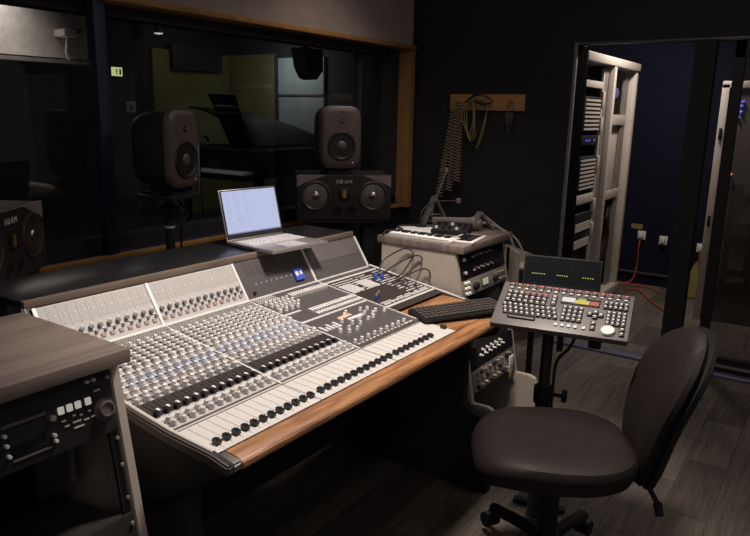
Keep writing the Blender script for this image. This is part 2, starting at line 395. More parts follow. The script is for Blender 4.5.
# side rim along the left edge
wpart('side_trim', MB().tube([(X0-.008, 1.045, .775), (X0-.008, 1.183, .783), (X0-.008, 1.66, .851)], .006), 'console_white', con)
wpart('side_trim', MB().tube([(X4+.004, 1.19, .780), (X4+.004, 1.66, .852)], .005), 'console_white', con)
for xx in (X0+.0, X4-.05):
    wpart('pedestal', MB().prism([(1.03, 0), (1.80, 0), (1.80, .74), (1.25, .70), (1.155, .70), (1.155, .36), (1.12, .335), (1.06, .325), (1.03, .29)], 'x', xx, xx+.05, .003), 'void', con)  # low front step is added, its black stands in for shade on the rack foot
for xx in ():
    wpart('leg', MB().lo((xx, 1.30, .03), (xx+.05, 1.74, .66), .004).lo((xx-.005, 1.10, 0), (xx+.055, 1.78, .04), .004), 'void', con)
wpart('modesty_panel', MB().lo((X0+.08, 1.68, .10), (X4-.09, 1.70, .66)), 'void', con)
# armrest: one moulded oak rail, deeper at the right where it becomes the keyboard tray
arm = [(.986, .749), (.990, .758), (1.003, .764), (1.043, .768), (1.043, .738), (.994, .738), (.987, .742)]
am = MB().prism(arm, 'x', X0+.022, X4, .002)
am.prism([(1.043, .769), (1.31, .783), (1.31, .757), (1.043, .735)], 'x', X3+.004, X4)
wpart('armrest', am, 'arm_wood', con)
wpart('armrest_cap', MB().prism([(y, z+.002) for y, z in arm], 'x', X0-.022, X0+.022, .004), 'console_side', con)
# surface panels
for k, (xa, xb) in enumerate(((X0, X1), (X1, X2))):
    wpart('channel_panel', main_slab(xa+.003, xb-.003, .0, 1.0), 'console_grey', con)
wpart('master_panel', main_slab(X2+.003, X3-.003, .0, 1.0), 'console_dark', con)
wpart('patch_panel', main_slab(X3+.003, X4-.003, .0, .70), 'console_dark', con)
for xa, xb in ((X0, X1), (X1, X2), (X2, X3)):
    wpart('fader_panel', front_slab(xa+.0015, xb-.0015, 0, 1.0, 0, .003), 'console_white', con)
for k, (xa, xb) in enumerate(((X0, X1), (X1, X2), (X2, X3), (X3, X4))):
    wpart('meter_panel', mtr_slab(xa+.003, xb-.003, 0, 1), 'console_grey' if k < 2 else 'console_dark', con)
# pale divider strips between the bays and along the bridge foot
for k, x in enumerate((X0, X1, X2, X3, X4)):
    d = mtr_slab(x-.005, x+.005, 0, 1, .0, .006)
    wpart('divider', d, 'strip', con)
    if 0 < k < 4: wpart('divider', main_slab(x-.0035, x+.0035, .0, 1, .0, .005), 'console_white', con)
wpart('foot_strip', mtr_slab(X0, X2, -.02, .025, 0, .010), 'strip', con)
wpart('foot_strip', mtr_slab(X2, X4, -.02, .02, 0, .007), 'console_white', con)
# --- faders
ws = MB()
FX = [.957+.0294*i for i in range(12)]+[1.322+.0298*i for i in range(12)]+[1.688+.03*i for i in range(8)]+[2.006]
for x in FX[:32]: front_slab(x-.0006, x+.0006, .08, .93, .0028, .0034, ws)
wpart('fader_slots', ws, 'rack_grey', con)
cap_me = MB().box((0, 0, .006), (.0125, .021, .010), bev=.001, seg=1).box((0, 0, .0105), (.0125, .004, .004)).mesh('fader_cap', M['fader_black'])
for i, x in enumerate(FX):
    s = .775 if i < 32 else .70
    put('fader_cap', cap_me, con, mw=cfront(x, s, .004))
wpart('fader_line', front_slab(X0+.004, X3-.004, .02, .045, .0028, .0036).box(P_front(1.9, .5, .003), (.02, .003, .001), MF.to_3x3().to_4x4()), 'console_side', con)
wpart('fader_line', main_slab(X0+.004, X3-.004, .975, .988, .0018, .003), 'console_side', con)
# --- channel strips
small_me = MB().lathe([(.0066, 0), (.0063, .005), (.0058, .006), (.0052, .013), (.0, .0135)], seg=12).mesh('knob', M['knob_white'])
def big(matn): return MB().lathe([(.0084, 0), (.0082, .006), (.0070, .008), (.0061, .015), (.0, .016)], seg=12).box((0, .004, .0165), (.0016, .006, .002)).mesh('knob', M[matn])
bigs = {k: big(k) for k in ('knob_white', 'knob_blue', 'knob_pink', 'knob_grey')}
rows = [(.125, 's', 'knob_white'), (.165, 's', 'knob_white'), (.205, 's', 'knob_white'), (.245, 's', 'knob_white'), (.285, 's', 'knob_white'), (.325, 's', 'knob_white'),
        (.375, 'b', 'knob_white'), (.43, 'b', 'knob_white'), (.485, 'b', 'knob_blue'), (.54, 'b', 'knob_blue'), (.595, 'b', 'knob_pink'), (.645, 'b', 'knob_white'), (.685, 'b', 'knob_grey'),
        (.905, 'b', 'knob_grey'), (.945, 'b', 'knob_grey')]
spots = []
for bay, xa in enumerate((X0, X1)):
    for i in range(12):
        x = xa+.0195+.0291*i
        for (t, sz, mk) in rows:
            dx = 0 if sz == 's' or t > .9 else (.0045 if rows.index((t, sz, mk)) % 2 else -.0045)
            spots.append((x+dx, t, sz, mk))
spots.sort(key=lambda q: P_main(q[0], q[1]).length)      # the nearest hundred are knobs of their own
for (x, t, sz, mk) in spots[:100]:
    me = bigs[mk] if sz == 'b' else small_me
    put('knob', me, con, mw=cmain(x, t, .0015) @ Matrix.Rotation(random.uniform(-2, 2), 4, 'Z'))
for mk in ('knob_white', 'knob_blue', 'knob_pink', 'knob_grey'):
    b = bmesh.new()
    for (x, t, sz, mk2) in spots[100:]:
        if mk2 != mk: continue
        n0 = len(b.verts); b.from_mesh(bigs[mk] if sz == 'b' else small_me); b.verts.ensure_lookup_table()
        bmesh.ops.transform(b, matrix=cmain(x, t, .0015), verts=b.verts[n0:])
    mb = MB(); mb.bm.free(); mb.bm = b
    o = wpart('knobs', mb, mk, con); o['kind'] = 'stuff'
# dark slabs painting the knobs' bases and shadows, dark slanted lines, dotted button strip, short-fader band
db = MB(); wl = MB(); bt = MB(); lt = MB()
for xa, xb in ((X0, X1), (X1, X2)):
    main_slab(xa+.004, xb-.004, .70, .842, .0018, .0034, db)
    for i in range(12):
        x = xa+.0195+.0291*i
        for t in (.145, .185, .225, .265, .305, .345): main_slab(x-.0135, x+.0055, t-.008, t+.010, .0015, .0027, wl)
        for t in (.40, .455, .51, .565, .62, .665): main_slab(x-.012, x+.012, t-.006, t+.008, .0015, .0027, wl)
        main_slab(x+.0125, x+.0145, .10, .69, .0015, .0027, wl)
        for t in (.925,): main_slab(x-.010, x+.004, t-.004, t+.004, .0015, .0027, wl)
        main_slab(x-.0007, x+.0007, .71, .835, .0032, .0042, lt)
        main_slab(x+.0133, x+.0139, .71, .835, .0032, .0040, lt)
wpart('short_fader_band', db, 'strip_dark', con)
kbed = MB()
for xa, xb in ((X0, X1), (X1, X2)): main_slab(xa+.005, xb-.005, .10, .70, .0012, .0019, kbed)
wpart('knob_bed', kbed, 'knob_bed', con)
o = wpart('knob_base_shadows', wl, 'strip_dark', con); o['kind'] = 'stuff'
wpart('short_fader_slots', lt, 'fader_black', con)
for xa, xb in ((X0, X1), (X1, X2)):
    for k in range(40):
        for j in range(4):
            x = xa+.01+k*.0087; t = .02+.021*j
            main_slab(x, x+.0045, t, t+.011, .0015, .004, bt)
o = wpart('button_strip', bt, 'knob_grey', con); o['kind'] = 'stuff'
bb = MB()
for xa, xb in ((X0, X1), (X1, X2)): main_slab(xa+.004, xb-.004, .012, .10, .0015, .0022, bb)
wpart('button_strip_bed', bb, 'console_side', con)
wpart('white_line', main_slab(X0+.004, X2-.004, .862, .884, .0018, .0032), 'console_white', con)
sc_me = MB().box((0, 0, .006), (.012, .017, .010), bev=.001, seg=1).mesh('short_fader_cap', M['fader_black'])
sw_me = MB().box((0, 0, .004), (.009, .011, .007), bev=.0012).mesh('short_fader_switch', M['knob_white'])
for xa in (X0, X1):
    for i in range(12):
        x = xa+.0195+.0291*i
        put('short_fader_cap', sc_me, con, mw=cmain(x-.003, .832, .003))
        put('mute_button', sw_me, con, mw=cmain(x+.009, .805, .003))
# --- meter bridge of the channel bays
mg = MB(); mk_ = MB(); pk = MB(); kb = MB()
for xa in (X0, X1):
    for i in range(12):
        x = xa+.0195+.0291*i
        mtr_slab(x-.011, x+.011, .56, .97, .0015, .0026, mg)
        mtr_slab(x+.0125, x+.0145, .52, .98, .0015, .0034, mk_)
        kb.lathe([(.0070, 0), (.0062, .010), (0, .011)], cmtr(x-.003, .375, .002), 10)
        kb.lathe([(.0050, 0), (.0042, .007), (0, .008)], cmtr(x+.008, .26, .002), 8)
        mtr_slab(x-.010, x+.003, .13, .205, .0015, .006, pk)
o = wpart('meters', mg, 'meter_grey', con); o['kind'] = 'stuff'
o = wpart('meter_edges', mk_, 'console_white', con); o['kind'] = 'stuff'
o = wpart('meter_knobs', kb, 'meter_knob', con); o['kind'] = 'stuff'
o = wpart('pink_buttons', pk, 'pink', con); o['kind'] = 'stuff'
hl = MB()
for xa in (X0, X1):
    for i in range(12):
        x = xa+.0195+.0291*i
        hl.box(P_mtr(x+.004, .45, .003), (.010, .005, .003), MM.to_3x3().to_4x4()); hl.box(P_mtr(x+.004, .31, .003), (.008, .004, .003), MM.to_3x3().to_4x4())
        hl.box(P_mtr(x, .76, .003), (.007, .004, .001), MM.to_3x3().to_4x4())
o = wpart('meter_buttons', hl, 'knob_grey', con); o['kind'] = 'stuff'
# --- meter bridge of the master bay
v = MB(); dd = MB()
for i in range(8):
    x = X2+.055+i*.030
    if i < 6: mtr_slab(x-.011, x+.011, .60, .97, .0015, .003, v)
    dd.box(P_mtr(X2+.07+i*.0268, .36, .003), (.0035, .0035, .003), MM.to_3x3().to_4x4())
wpart('output_meters', v, 'console_side', con); wpart('indicator_lights', dd, 'dot', con)
wpart('oscillator_knob', MB().lathe([(.006, 0), (.005, .010), (0, .011)], cmtr(1.690, .15, .002)), 'fader_black', con)
wpart('blue_meter', mtr_slab(1.915, 1.962, .16, .47, .002, .012), 'blue_plug', con)
wpart('blue_meter_needles', mtr_slab(1.92, 1.935, .28, .40, .0115, .0130).box(P_mtr(1.95, .34, .0125), (.012, .014, .001), MM.to_3x3().to_4x4()), 'white', con)
wpart('patch_meter_reflection', mtr_slab(X3+.006, X4-.006, .50, .99, .0016, .0030), 'remote_grey', con)  # reflection painted as a lighter upper half of the panel
# --- master section
kn = []
for r_, t in enumerate((.13, .18, .23)):
    for c in range(6): kn.append((1.672+c*.021+r_*.004, t, 's'))
for c in range(4): kn.append((1.664+c*.030, .285, 's'))
for (x, t) in ((1.700, .76), (1.722, .80), (1.745, .76), (1.765, .80), (1.72, .72), (1.79, .72), (1.81, .76), (1.845, .70), (1.87, .74), (1.90, .66), (1.915, .60), (1.925, .70), (1.945, .62), (1.955, .68), (1.985, .72), (1.90, .74), (1.82, .60), (1.845, .575), (1.77, .66)): kn.append((x, t, 's'))
for c in range(9): kn.append((1.672+c*.036, .925, 's'))
for (x, t, sz) in kn: put('master_knob', small_me, con, mw=cmain(x, t, .0015))
wh = MB(); gb = MB(); ob = MB(); dl = MB()
for c in range(14): main_slab(1.797+c*.0148, 1.806+c*.0148, .10, .155, .0015, .014, wh)
for c in range(18):
    main_slab(1.757+c*.0146, 1.767+c*.0146, .375, .42, .0015, .010, wh); main_slab(1.757+c*.0146, 1.767+c*.0146, .44, .475, .0015, .008, wh)
for c in range(9):
    for j in range(4): main_slab(1.66+c*.011, 1.667+c*.011, .02+.022*j, .033+.022*j, .0015, .005, gb)
for c in range(6): main_slab(1.775+c*.012, 1.785+c*.012, .605, .635, .0015, .009, ob)
for c in range(7): main_slab(1.80+c*.012, 1.810+c*.012, .655, .685, .0015, .009, wh)
for c in range(5): main_slab(1.665+c*.018, 1.677+c*.018, .62+.03*(c % 2), .70, .0015, .004, dl)
for c in range(16): main_slab(1.665+c*.021, 1.675+c*.021, .955, .968, .0015, .007, gb)
main_slab(1.945, 1.985, .955, .968, .0015, .007, wh)
o = wpart('white_buttons', wh, 'knob_white', con); o['kind'] = 'stuff'
o = wpart('grey_buttons', gb, 'knob_grey', con); o['kind'] = 'stuff'
wpart('lit_buttons', ob, 'led_orange', con); wpart('legend_marks', dl, 'knob_grey', con)
wpart('white_line', main_slab(X2+.004, 1.735, .335, .355, .0015, .004), 'console_white', con)
wpart('white_line', main_slab(X2+.004, X3-.004, .495, .515, .0015, .004), 'console_white', con)
# --- patch bay
pb = MB()
main_slab(X3+.006, X4-.006, .10, .70, .0018, .0035, pb)
wpart('jack_field', pb, 'strip_dark', con)
wpart('white_line', main_slab(X3+.003, X4-.003, .075, .10, .0018, .0045), 'console_white', con)
wpart('white_line', main_slab(X3+.003, X4-.003, .675, .70, .0018, .0045), 'console_white', con)
jw = MB(); jk = MB()
for r_ in range(15):
    t = .13+r_*.037
    for c in range(24):
        x = X3+.016+c*.0138
        if .385 < t < .60 and x < 2.235: continue
        if random.random() < .72: main_slab(x, x+.0105, t, t+.014, .003, .0048, jw)
for c in range(7): main_slab(2.035+c*.011, 2.044+c*.011, .20, .36, .0045, .0056, jw); main_slab(2.14+c*.011, 2.149+c*.011, .20, .36, .0045, .0056, jw)
for c in range(22): main_slab(X3+.02+c*.0145, X3+.029+c*.0145, .63, .655, .003, .0052, jw)
o = wpart('patch_labels', jw, 'knob_grey', con); o['kind'] = 'stuff'
tip_me = MB().cyl((0, 0, 0), (0, 0, .012), .0045).mesh('plug_tip', M['gold'])
for (x, t) in ((2.050, .55), (2.078, .53)):
    o = wpart('patch_plug', MB().cyl(P_main(x, t, .003), P_main(x, t, .022), .0060), 'blue_plug', con)
    put('plug_tip', tip_me, o, mw=cmain(x, t, .022))
for (x, t) in ((2.25, .26), (2.265, .24), (2.28, .28), (2.295, .25), (2.275, .22)):
    wpart('patch_plug', MB().cyl(P_main(x, t, .003), P_main(x, t, .020), .0075), 'blue_plug', con)
wpart('tray_strip', main_slab(X3+.004, X4-.004, .70, .775, .0015, .0035), 'strip_dark', con)
# shelf along the back of the bridge
ds = thing('desk_shelf', 'long black shelf with walnut front edge behind the console meters carrying the laptop', 'shelf', (1.65, 1.9, .979))
wpart('board', MB().lo((.91, 1.770, .968), (2.38, 2.04, .988), .003), 'fader_black', ds)
wpart('front_edge', MB().lo((.91, 1.752, .966), (2.38, 1.770, .990), .004), 'shelf_wood', ds)

# ================================================================== slanted rack cabinets
SL = .177                                      # the rack fronts lean back: y shift per metre of height
def rack_cabinet(label, loc, wid, depth, top_z):
    t = thing('rack_cabinet', label, 'rack cabinet', loc)
    H = top_z-.032; yf = lambda z: (z-H)*SL+.015
    prof = [(depth, 0), (-.205, 0), (-.205, .29), (-.19, .325), (-.165, .335), (yf(.335), .335), (yf(H), H), (depth, H)]
    for x in (0, wid-.024): part('side_panel', MB().prism(prof, 'x', x, x+.024, .003), 'beige', t)
    part('back_panel', MB().lo((.024, depth-.02, .08), (wid-.024, depth, H)), 'void', t)
    part('bottom_panel', MB().lo((.024, -.16, .06), (wid-.024, depth-.02, .085)), 'void', t)
    part('tabletop', MB().lo((-.006, -.024, H), (wid+.006, depth+.02, top_z), .004), 'top_wood', t)
    for x in (.026, wid-.042):
        part('rack_rail', MB().prism([(yf(.34)+.012, .34), (yf(H-.005)+.012, H-.005), (yf(H-.005)+.022, H-.005), (yf(.34)+.022, .34)], 'x', x, x+.016), 'black_metal', t)
    return t, H
def rack_plane(loc, H):
    """local x right, y up the slope, z out of the face; origin at the top front edge of the rack opening"""
    y = Vector((0, SL, 1)).normalized(); x = Vector((1, 0, 0)); z = x.cross(y)
    m = Matrix((x, y, z)).transposed().to_4x4(); m.translation = Vector(loc)+Vector((0, .015, H))
    return m
def rack_unit(name, label, cat, Mr, x0, x1, s0, s1, face, deep=.2, group=None):
    """a faceplate box between s0 and s1 (metres down the slope)"""
    e = bpy.data.objects.new(name, None); COL.objects.link(e); e.empty_display_size = .05
    l, r, s_ = (Mr @ T((x0, -s1, 0))).decompose(); e.location = l; e.rotation_euler = r.to_euler(); tag(e, label, cat, group)
    h = s1-s0; ww = x1-x0
    part('faceplate', MB().lo((0, .0015, -.004), (ww, h-.0015, .004), .001), face, e)
    part('chassis', MB().lo((.02, .003, -deep), (ww-.02, h-.003, -.004)), 'black_metal', e)
    return e, ww, h
# the rack to the right of the console
LR = (2.405, 1.245, 0)
rr, HR = rack_cabinet('cream sided rack cabinet at the right end of the console, gadgets on its top', LR, .465, .375, .985)
Mr = rack_plane(LR, HR)
kn_black = MB().lathe([(.009, 0), (.008, .012), (0, .013)], seg=14).mesh('knob', M['black'])
kn_pink = MB().lathe([(.0055, 0), (.005, .008), (0, .009)], seg=10).mesh('knob', M['pink'])
kn_white = MB().lathe([(.008, 0), (.007, .010), (0, .011)], seg=12).mesh('knob', M['knob_white'])
kn_silv = MB().lathe([(.0075, 0), (.0065, .012), (0, .013)], seg=12).mesh('knob', M['steel'])
kn_grey = MB().lathe([(.0045, 0), (.004, .008), (0, .009)], seg=8).mesh('knob', M['knob_grey'])
e, ww, h = rack_unit('preamp_unit', 'black rack unit with two rows of red dots, topmost under the wooden rack top', 'audio unit', Mr, .026, .439, .004, .118, 'black')
part('seam', MB().lo((.005, h/2-.001, .004), (ww-.005, h/2+.001, .005)), 'void', e)
for row in (.028, .083):
    put('knob', kn_white, e, local=T((.025, row, .004)))
    for c in range(9): put('knob', kn_pink if c % 3 else kn_grey, e, local=T((.105+c*.022, row+.006*(c % 2), .004)))
    for c in range(3): put('knob', kn_black, e, local=T((.315+c*.03, row, .004)))
e, ww, h = rack_unit('compressor_unit', 'silver faced rack unit with a lit meter window, under the black red-dotted one', 'audio unit', Mr, .026, .439, .120, .190, 'silver_gear')
for r_ in range(3):
    for c in range(2): put('knob', kn_white, e, local=T((.022+c*.022, .013+r_*.022, .004)))
put('knob', MB().lathe([(.016, 0), (.014, .018), (0, .019)], seg=18).mesh('knob', M['black']), e, local=T((.10, .033, .004)))
part('meter', MB().lo((.165, .018, .004), (.225, .055, .008), .002), 'black', e); part('meter_face', MB().lo((.169, .022, .008), (.221, .051, .009)), 'lamp_on', e)
put('knob', MB().lathe([(.014, 0), (.012, .018), (0, .019)], seg=18).mesh('knob', M['black']), e, local=T((.29, .033, .004)))
for r_ in range(2):
    for c in range(3): put('knob', kn_silv, e, local=T((.345+c*.022, .020+r_*.028, .004)))
e, ww, h = rack_unit('patch_unit', 'black rack unit with amber dots, half hidden behind the oak armrest end', 'audio unit', Mr, .026, .439, .285, .375, 'black')
for c in range(8): put('knob', kn_grey if c % 2 else MB().lathe([(.005, 0), (.004, .007), (0, .008)], seg=8).mesh('knob', M['gold']), e, local=T((.06+c*.045, .035+.012*(c % 3), .004)))
e, ww, h = rack_unit('equaliser_unit', 'black rack unit with a zigzag row of pale toggles, below the console level', 'audio unit', Mr, .026, .439, .378, .498, 'black')
tg = MB().cyl((0, 0, 0), (0, -.002, .016), .0035, .0045, 8).lathe([(.007, 0), (.007, .003), (0, .0032)], seg=10).mesh('toggle', M['knob_white'])
for c in range(11): put('toggle', tg, e, local=T((.085+c*.021, .046+.019*(c % 2), .004)))
put('knob', kn_black, e, local=T((.035, .09, .004))); put('toggle', tg, e, local=T((.385, .085, .004)))
e, ww, h = rack_unit('channel_strip_unit', 'silver rack unit crowded with steel knobs, lowest in the right rack', 'audio unit', Mr, .026, .439, .500, .595, 'steel')
for r_ in range(3):
    for c in range(9): put('knob', kn_silv if (r_+c) % 3 else kn_black, e, local=T((.03+c*.042+.012*(r_ % 2), .018+r_*.029, .004)))
lt_ = thing('luggage_tag', 'white luggage tag with yellow end hanging on the right rack', 'tag', Mr @ Vector((.345, -.555, .030)))
part('card', MB().lo((-.021, -.002, -.038), (.021, .002, .038), .001), 'paper', lt_); part('clip', MB().lo((-.012, -.003, -.065), (.012, .003, -.035), .001), 'yellow', lt_)
part('fob', MB().lathe([(0, -.02), (.012, -.015), (.014, 0), (.012, .015), (0, .02)], T((0, 0, -.085)), 12), 'black', lt_)
part('string', MB().tube([(0, 0, .033), (0, .012, .06), (0, .018, .085)], .0012, 6), 'cable_black', lt_)
# the rack at the left, in the foreground
LL = (.345, 1.232, 0)
lr, HL = rack_cabinet('cream edged rack cabinet with dark wood-grain top left of the console', LL, .495, .385, 1.0)
Ml = rack_plane(LL, HL)
e, ww, h = rack_unit('recorder_unit', 'black rack recorder with display, four pale square buttons and a jog wheel', 'recorder', Ml, .028, .467, .006, .150, 'black')
kx = lambda X: X-LL[0]-.028
part('display', MB().lo((kx(.585), .030, .004), (kx(.655), .083, .006), .001), 'lcd_off', e)
part('display_trim', MB().lo((kx(.575), .088, .004), (kx(.662), .094, .007)), 'remote_grey', e); part('display_trim', MB().lo((kx(.585), .020, .004), (kx(.662), .023, .007)), 'remote_grey', e)
sq = MB().box((0, 0, .003), (.0125, .0155, .006), bev=.002).mesh('button', M['white'])
sq.materials[0] = M['button_lit']
for k in range(4): put('button', sq, e, local=T((kx(.692+k*.0185+(.004 if k == 3 else 0)), .085, .004)))
part('jog_wheel', MB().lathe([(.021, 0), (.021, .004), (.019, .006), (.017, .014), (.014, .015), (.0135, .012), (0, .0115)], T((kx(.785), .057, .004)), 32), 'remote_grey', e)
part('jog_ring', MB().lathe([(.0235, 0), (.0235, .0025), (.0205, .0025), (.0205, 0)], T((kx(.785), .057, .004)), 32), 'remote_grey', e)
for (X, y, mm) in ((.670, .078, kn_silv), (.670, .042, kn_grey), (.671, .030, kn_grey), (.577, .075, kn_grey), (.578, .055, kn_grey), (.579, .034, kn_grey)): put('knob', mm, e, local=T((kx(X), y, .004)))
lg = MB()
for (X, y, a) in ((.695, .062, .009), (.700, .050, .010), (.718, .066, .006), (.722, .052, .018), (.733, .062, .006), (.743, .049, .012), (.752, .064, .006), (.758, .050, .010), (.776, .100, .014), (.725, .040, .022)): lg.lo((kx(X)-a/2, y-.0017, .004), (kx(X)+a/2, y+.0017, .006))
o = part('legends', lg, 'knob_grey', e); o['kind'] = 'stuff'
for X in (.755, .770): put('knob', kn_grey, e, local=T((kx(X), .125, .004)))
# screws along the right rail
sc_ = MB().lathe([(.005, 0), (.004, .003), (0, .0035)], seg=10)
screw_me = sc_.mesh('rack_screw', M['steel'])
for s in (.03, .105, .165, .225, .30, .36, .42): 
    put('rack_screw', screw_me, lr, mw=Ml @ T((.458, -s, .0055)))
e, ww, h = rack_unit('patch_unit', 'dark rack unit with tiny lights at the foot of the left rack opening', 'audio unit', Ml, .028, .467, .335, .50, 'black', deep=.28)
for c in range(16): put('knob', kn_grey, e, local=T((.12+c*.019,   .04+.036*(c % 3), .004)))
solo('foam_wedge', MB().prism([(0, 0), (.05, 0), (.05, .012), (.012, .10), (0, .10)], 'x', 0, .015, .002), 'rack_grey', 'brownish wedge bracket inside the left rack opening', 'bracket', loc=(.775, 1.36, .66))

# ================================================================== speakers
def ring_prof(r): return [(r, 0), (r*1.0, .004), (r*.93, .006), (r*.86, .004), (r*.82, -.002), (r*.35, -.016), (r*.30, -.016)]
def disk_on(mtx, r, z=0): return mtx @ T((0, 0, z))
def face_mtx(x, y, z): # circle whose axis points out of the front (local -y)
    return T((x, y, z)) @ Matrix.Rotation(R(90), 4, 'X')
def small_monitor(loc, rz, label, W=.205, H=.325):
    t = thing('studio_monitor', label, 'speaker', loc, rz)
    D = .22
    def sup(a, n=5.0):
        c, s = math.cos(a), math.sin(a); return (abs(c)**(2/n)*(1 if c >= 0 else -1), abs(s)**(2/n)*(1 if s >= 0 else -1))
    b = bmesh.new(); rings = []; N_ = 48
    for (y, k, dz) in ((0, .80, 0), (.010, .93, 0), (.03, 1.0, 0), (.09, 1.0, 0), (.17, .93, 0), (.21, .82, 0), (.22, .74, 0)):
        rings.append([b.verts.new((W/2*sup(2*math.pi*i/N_)[0]*k, y, H/2+.03+H/2*sup(2*math.pi*i/N_)[1]*(k if y > .02 else min(1, k+.1)))) for i in range(N_)])
    for A, B in zip(rings, rings[1:]):
        for i in range(N_): b.faces.new((A[i], A[(i+1) % N_], B[(i+1) % N_], B[i]))
    b.faces.new(rings[0]); b.faces.new(rings[-1]); bmesh.ops.recalc_face_normals(b, faces=b.faces[:])
    mb = MB(); mb.bm.free(); mb.bm = b; part('cabinet', mb, 'speaker_side', t)
    b = bmesh.new(); rings = []
    for (y, k) in ((.030, 1.005), (.008, .95), (-.002, .86), (-.004, .78)):
        rings.append([b.verts.new((W/2*sup(2*math.pi*i/N_)[0]*k, y, H/2+.03+H/2*sup(2*math.pi*i/N_)[1]*min(1.005, k+.05))) for i in range(N_)])
    for A, B in zip(rings, rings[1:]):
        for i in range(N_): b.faces.new((A[i], A[(i+1) % N_], B[(i+1) % N_], B[i]))
    b.faces.new(rings[-1]); bmesh.ops.recalc_face_normals(b, faces=b.faces[:])
    mb = MB(); mb.bm.free(); mb.bm = b; part('baffle', mb, 'speaker_front', t)
    wz, tz = .03+H*.365, .03+H*.765
    f = part('woofer', MB().lathe([(.083, 0), (.080, .004), (.072, .005), (.066, .001), (.034, -.010), (.030, -.010)], face_mtx(0, -.006, wz), 36), 'cone', t)
    part('dust_cap', MB().lathe([(.034, -.012), (.028, .0), (.016, .006), (0, .008)], face_mtx(0, -.006, wz), 24), 'speaker_front', f)
    wv = part('waveguide', MB().lathe([(.052, .0005), (.045, .001), (.022, -.006), (.018, -.006)], face_mtx(0, -.004, tz), 32), 'speaker_front', t)
    part('tweeter', MB().lathe([(.020, -.006), (.017, .0), (0, .004)], face_mtx(0, -.004, tz), 20), 'cone', wv)
    part('tweeter_dot', MB().lathe([(.006, 0), (.004, .004), (0, .005)], face_mtx(.0, -.010, tz), 12), 'chrome', wv)
    part('badge', MB().lathe([(.005, 0), (.004, .002), (0, .0025)], face_mtx(.066, -.004, .062), 10), 'knob_white', t)
    part('foot', MB().lo((-.075, .02, 0), (.075, .19, .012), .004).prism([(.05, .012), (.16, .012), (.15, .035), (.06, .035)], 'x', -.06, .06), 'black', t)
    return t
small_monitor((2.03, 2.42, 1.125), R(14), 'taupe fronted studio monitor on the thin stand between window and console', .215, .335)
small_monitor((3.10, 2.375, 1.155), R(-36), 'taupe fronted studio monitor on top of the wide black speaker by the laptop', .245, .345)
small_monitor((1.10, 2.30, 1.146), R(38), 'dark studio monitor cut by the left picture edge, on a wide speaker')
def wide_monitor(loc, rz, label):
    t = thing('wide_monitor', label, 'speaker', loc, rz)
    W, D, H = .53, .36, .25
    part('cabinet', MB().lo((-W/2, .004, 0), (W/2, D, H), .004), 'speaker_side', t)
    part('baffle', MB().prism([(-W/2, 0), (W/2, 0), (W/2, H*.72), (W/2-.035, H*.80), (.10, H), (-.10, H), (-W/2+.035, H*.80), (-W/2, H*.72)], 'y', -.010, .006, .003), 'adam_front', t)
    for s in (-1, 1):
        part('corner_plate', MB().prism([(s*W/2, H), (s*.105, H), (s*(W/2-.035), H*.80+.004), (s*W/2, H*.72+.004)], 'y', -.007, .006), 'adam_corner', t)
        wf = part('woofer', MB().lathe([(.086, 0), (.084, .005), (.076, .007), (.070, .003), (.040, -.014), (.036, -.014)], face_mtx(s*.162, -.010, H*.545), 40), 'cone_ring', t)
        part('cone', MB().lathe([(.066, .002), (.030, -.010)], face_mtx(s*.162, -.011, H*.545), 36), 'dust', wf)
        part('dust_cap', MB().lathe([(.031, -.012), (.026, .002), (.014, .010), (0, .012)], face_mtx(s*.162, -.010, H*.545), 24), 'dust', wf)
        part('bass_port', MB().lathe([(.030, 0), (.029, .003), (.024, .002), (.022, -.006), (0, -.006)], face_mtx(s*.042, -.010, H*.21), 24), 'void', t)
    tw = part('ribbon_tweeter', MB().lo((-.032, -.016, H*.45), (.032, -.008, H*.72), .003), 'cone', t)
    part('ribbon', MB().lo((-.010, -.018, H*.50), (.010, -.014, H*.67)), 'gold', tw)
    # maker's letters A D A in pale relief
    def letter(ch, x):
        m = MB(); z0 = H*.82; hh = .020; ww_ = .016
        def bar(p, q): m.cyl((x+p[0]*ww_, -.0105, z0+p[1]*hh), (x+q[0]*ww_, -.0105, z0+q[1]*hh), .0016, seg=6)
        for p, q in {'A': (((0, 0), (.5, 1)), ((.5, 1), (1, 0))), 'D': (((0, 0), (0, 1)), ((0, 1), (.8, .75)), ((.8, .75), (.8, .25)), ((.8, .25), (0, 0))), 'M': (((0, 0), (0, 1)), ((0, 1), (.5, .4)), ((.5, .4), (1, 1)), ((1, 1), (1, 0)))}[ch]: bar(p, q)
        return m
    for i, ch in enumerate('ADAM'): part('letter', letter(ch, -.048+i*.024), 'knob_white', t)
    return t
wide_monitor((3.065, 2.325, .902), R(-47), 'wide black twin-woofer speaker right of the laptop, pale corner plates')
wide_monitor((1.20, 2.36, .895), R(38), 'wide black twin-woofer speaker in the dark behind the left rack')
def speaker_stand(loc, rz, label, top_z, w_, d_, heavy):
    t = thing('speaker_stand', label, 'stand', loc, rz)
    part('base', MB().lo((-w_/2, -.02, 0), (w_/2, d_, .025), .004), 'black_metal', t)
    if heavy:
        for s in (-1, 1): part('column', MB().lo((s*w_*.32-.035, .09, .025), (s*w_*.32+.035, .20, top_z-.02), .004), 'black_metal', t)
    else: part('pole', MB().cyl((0, .1, .025), (0, .1, top_z-.02), .021, seg=20), 'black_metal', t)
    part('plate', MB().lo((-w_*.45, .0, top_z-.02), (w_*.45, d_-.02, top_z), .004), 'black_metal', t)
    return t
speaker_stand((3.065, 2.325, 0), R(-47), 'dark twin column stand under the wide speaker beside the laptop', .902, .48, .33, True)
speaker_stand((1.20, 2.36, 0), R(38), 'dark twin column stand under the wide speaker at the left edge', .895, .48, .33, True)
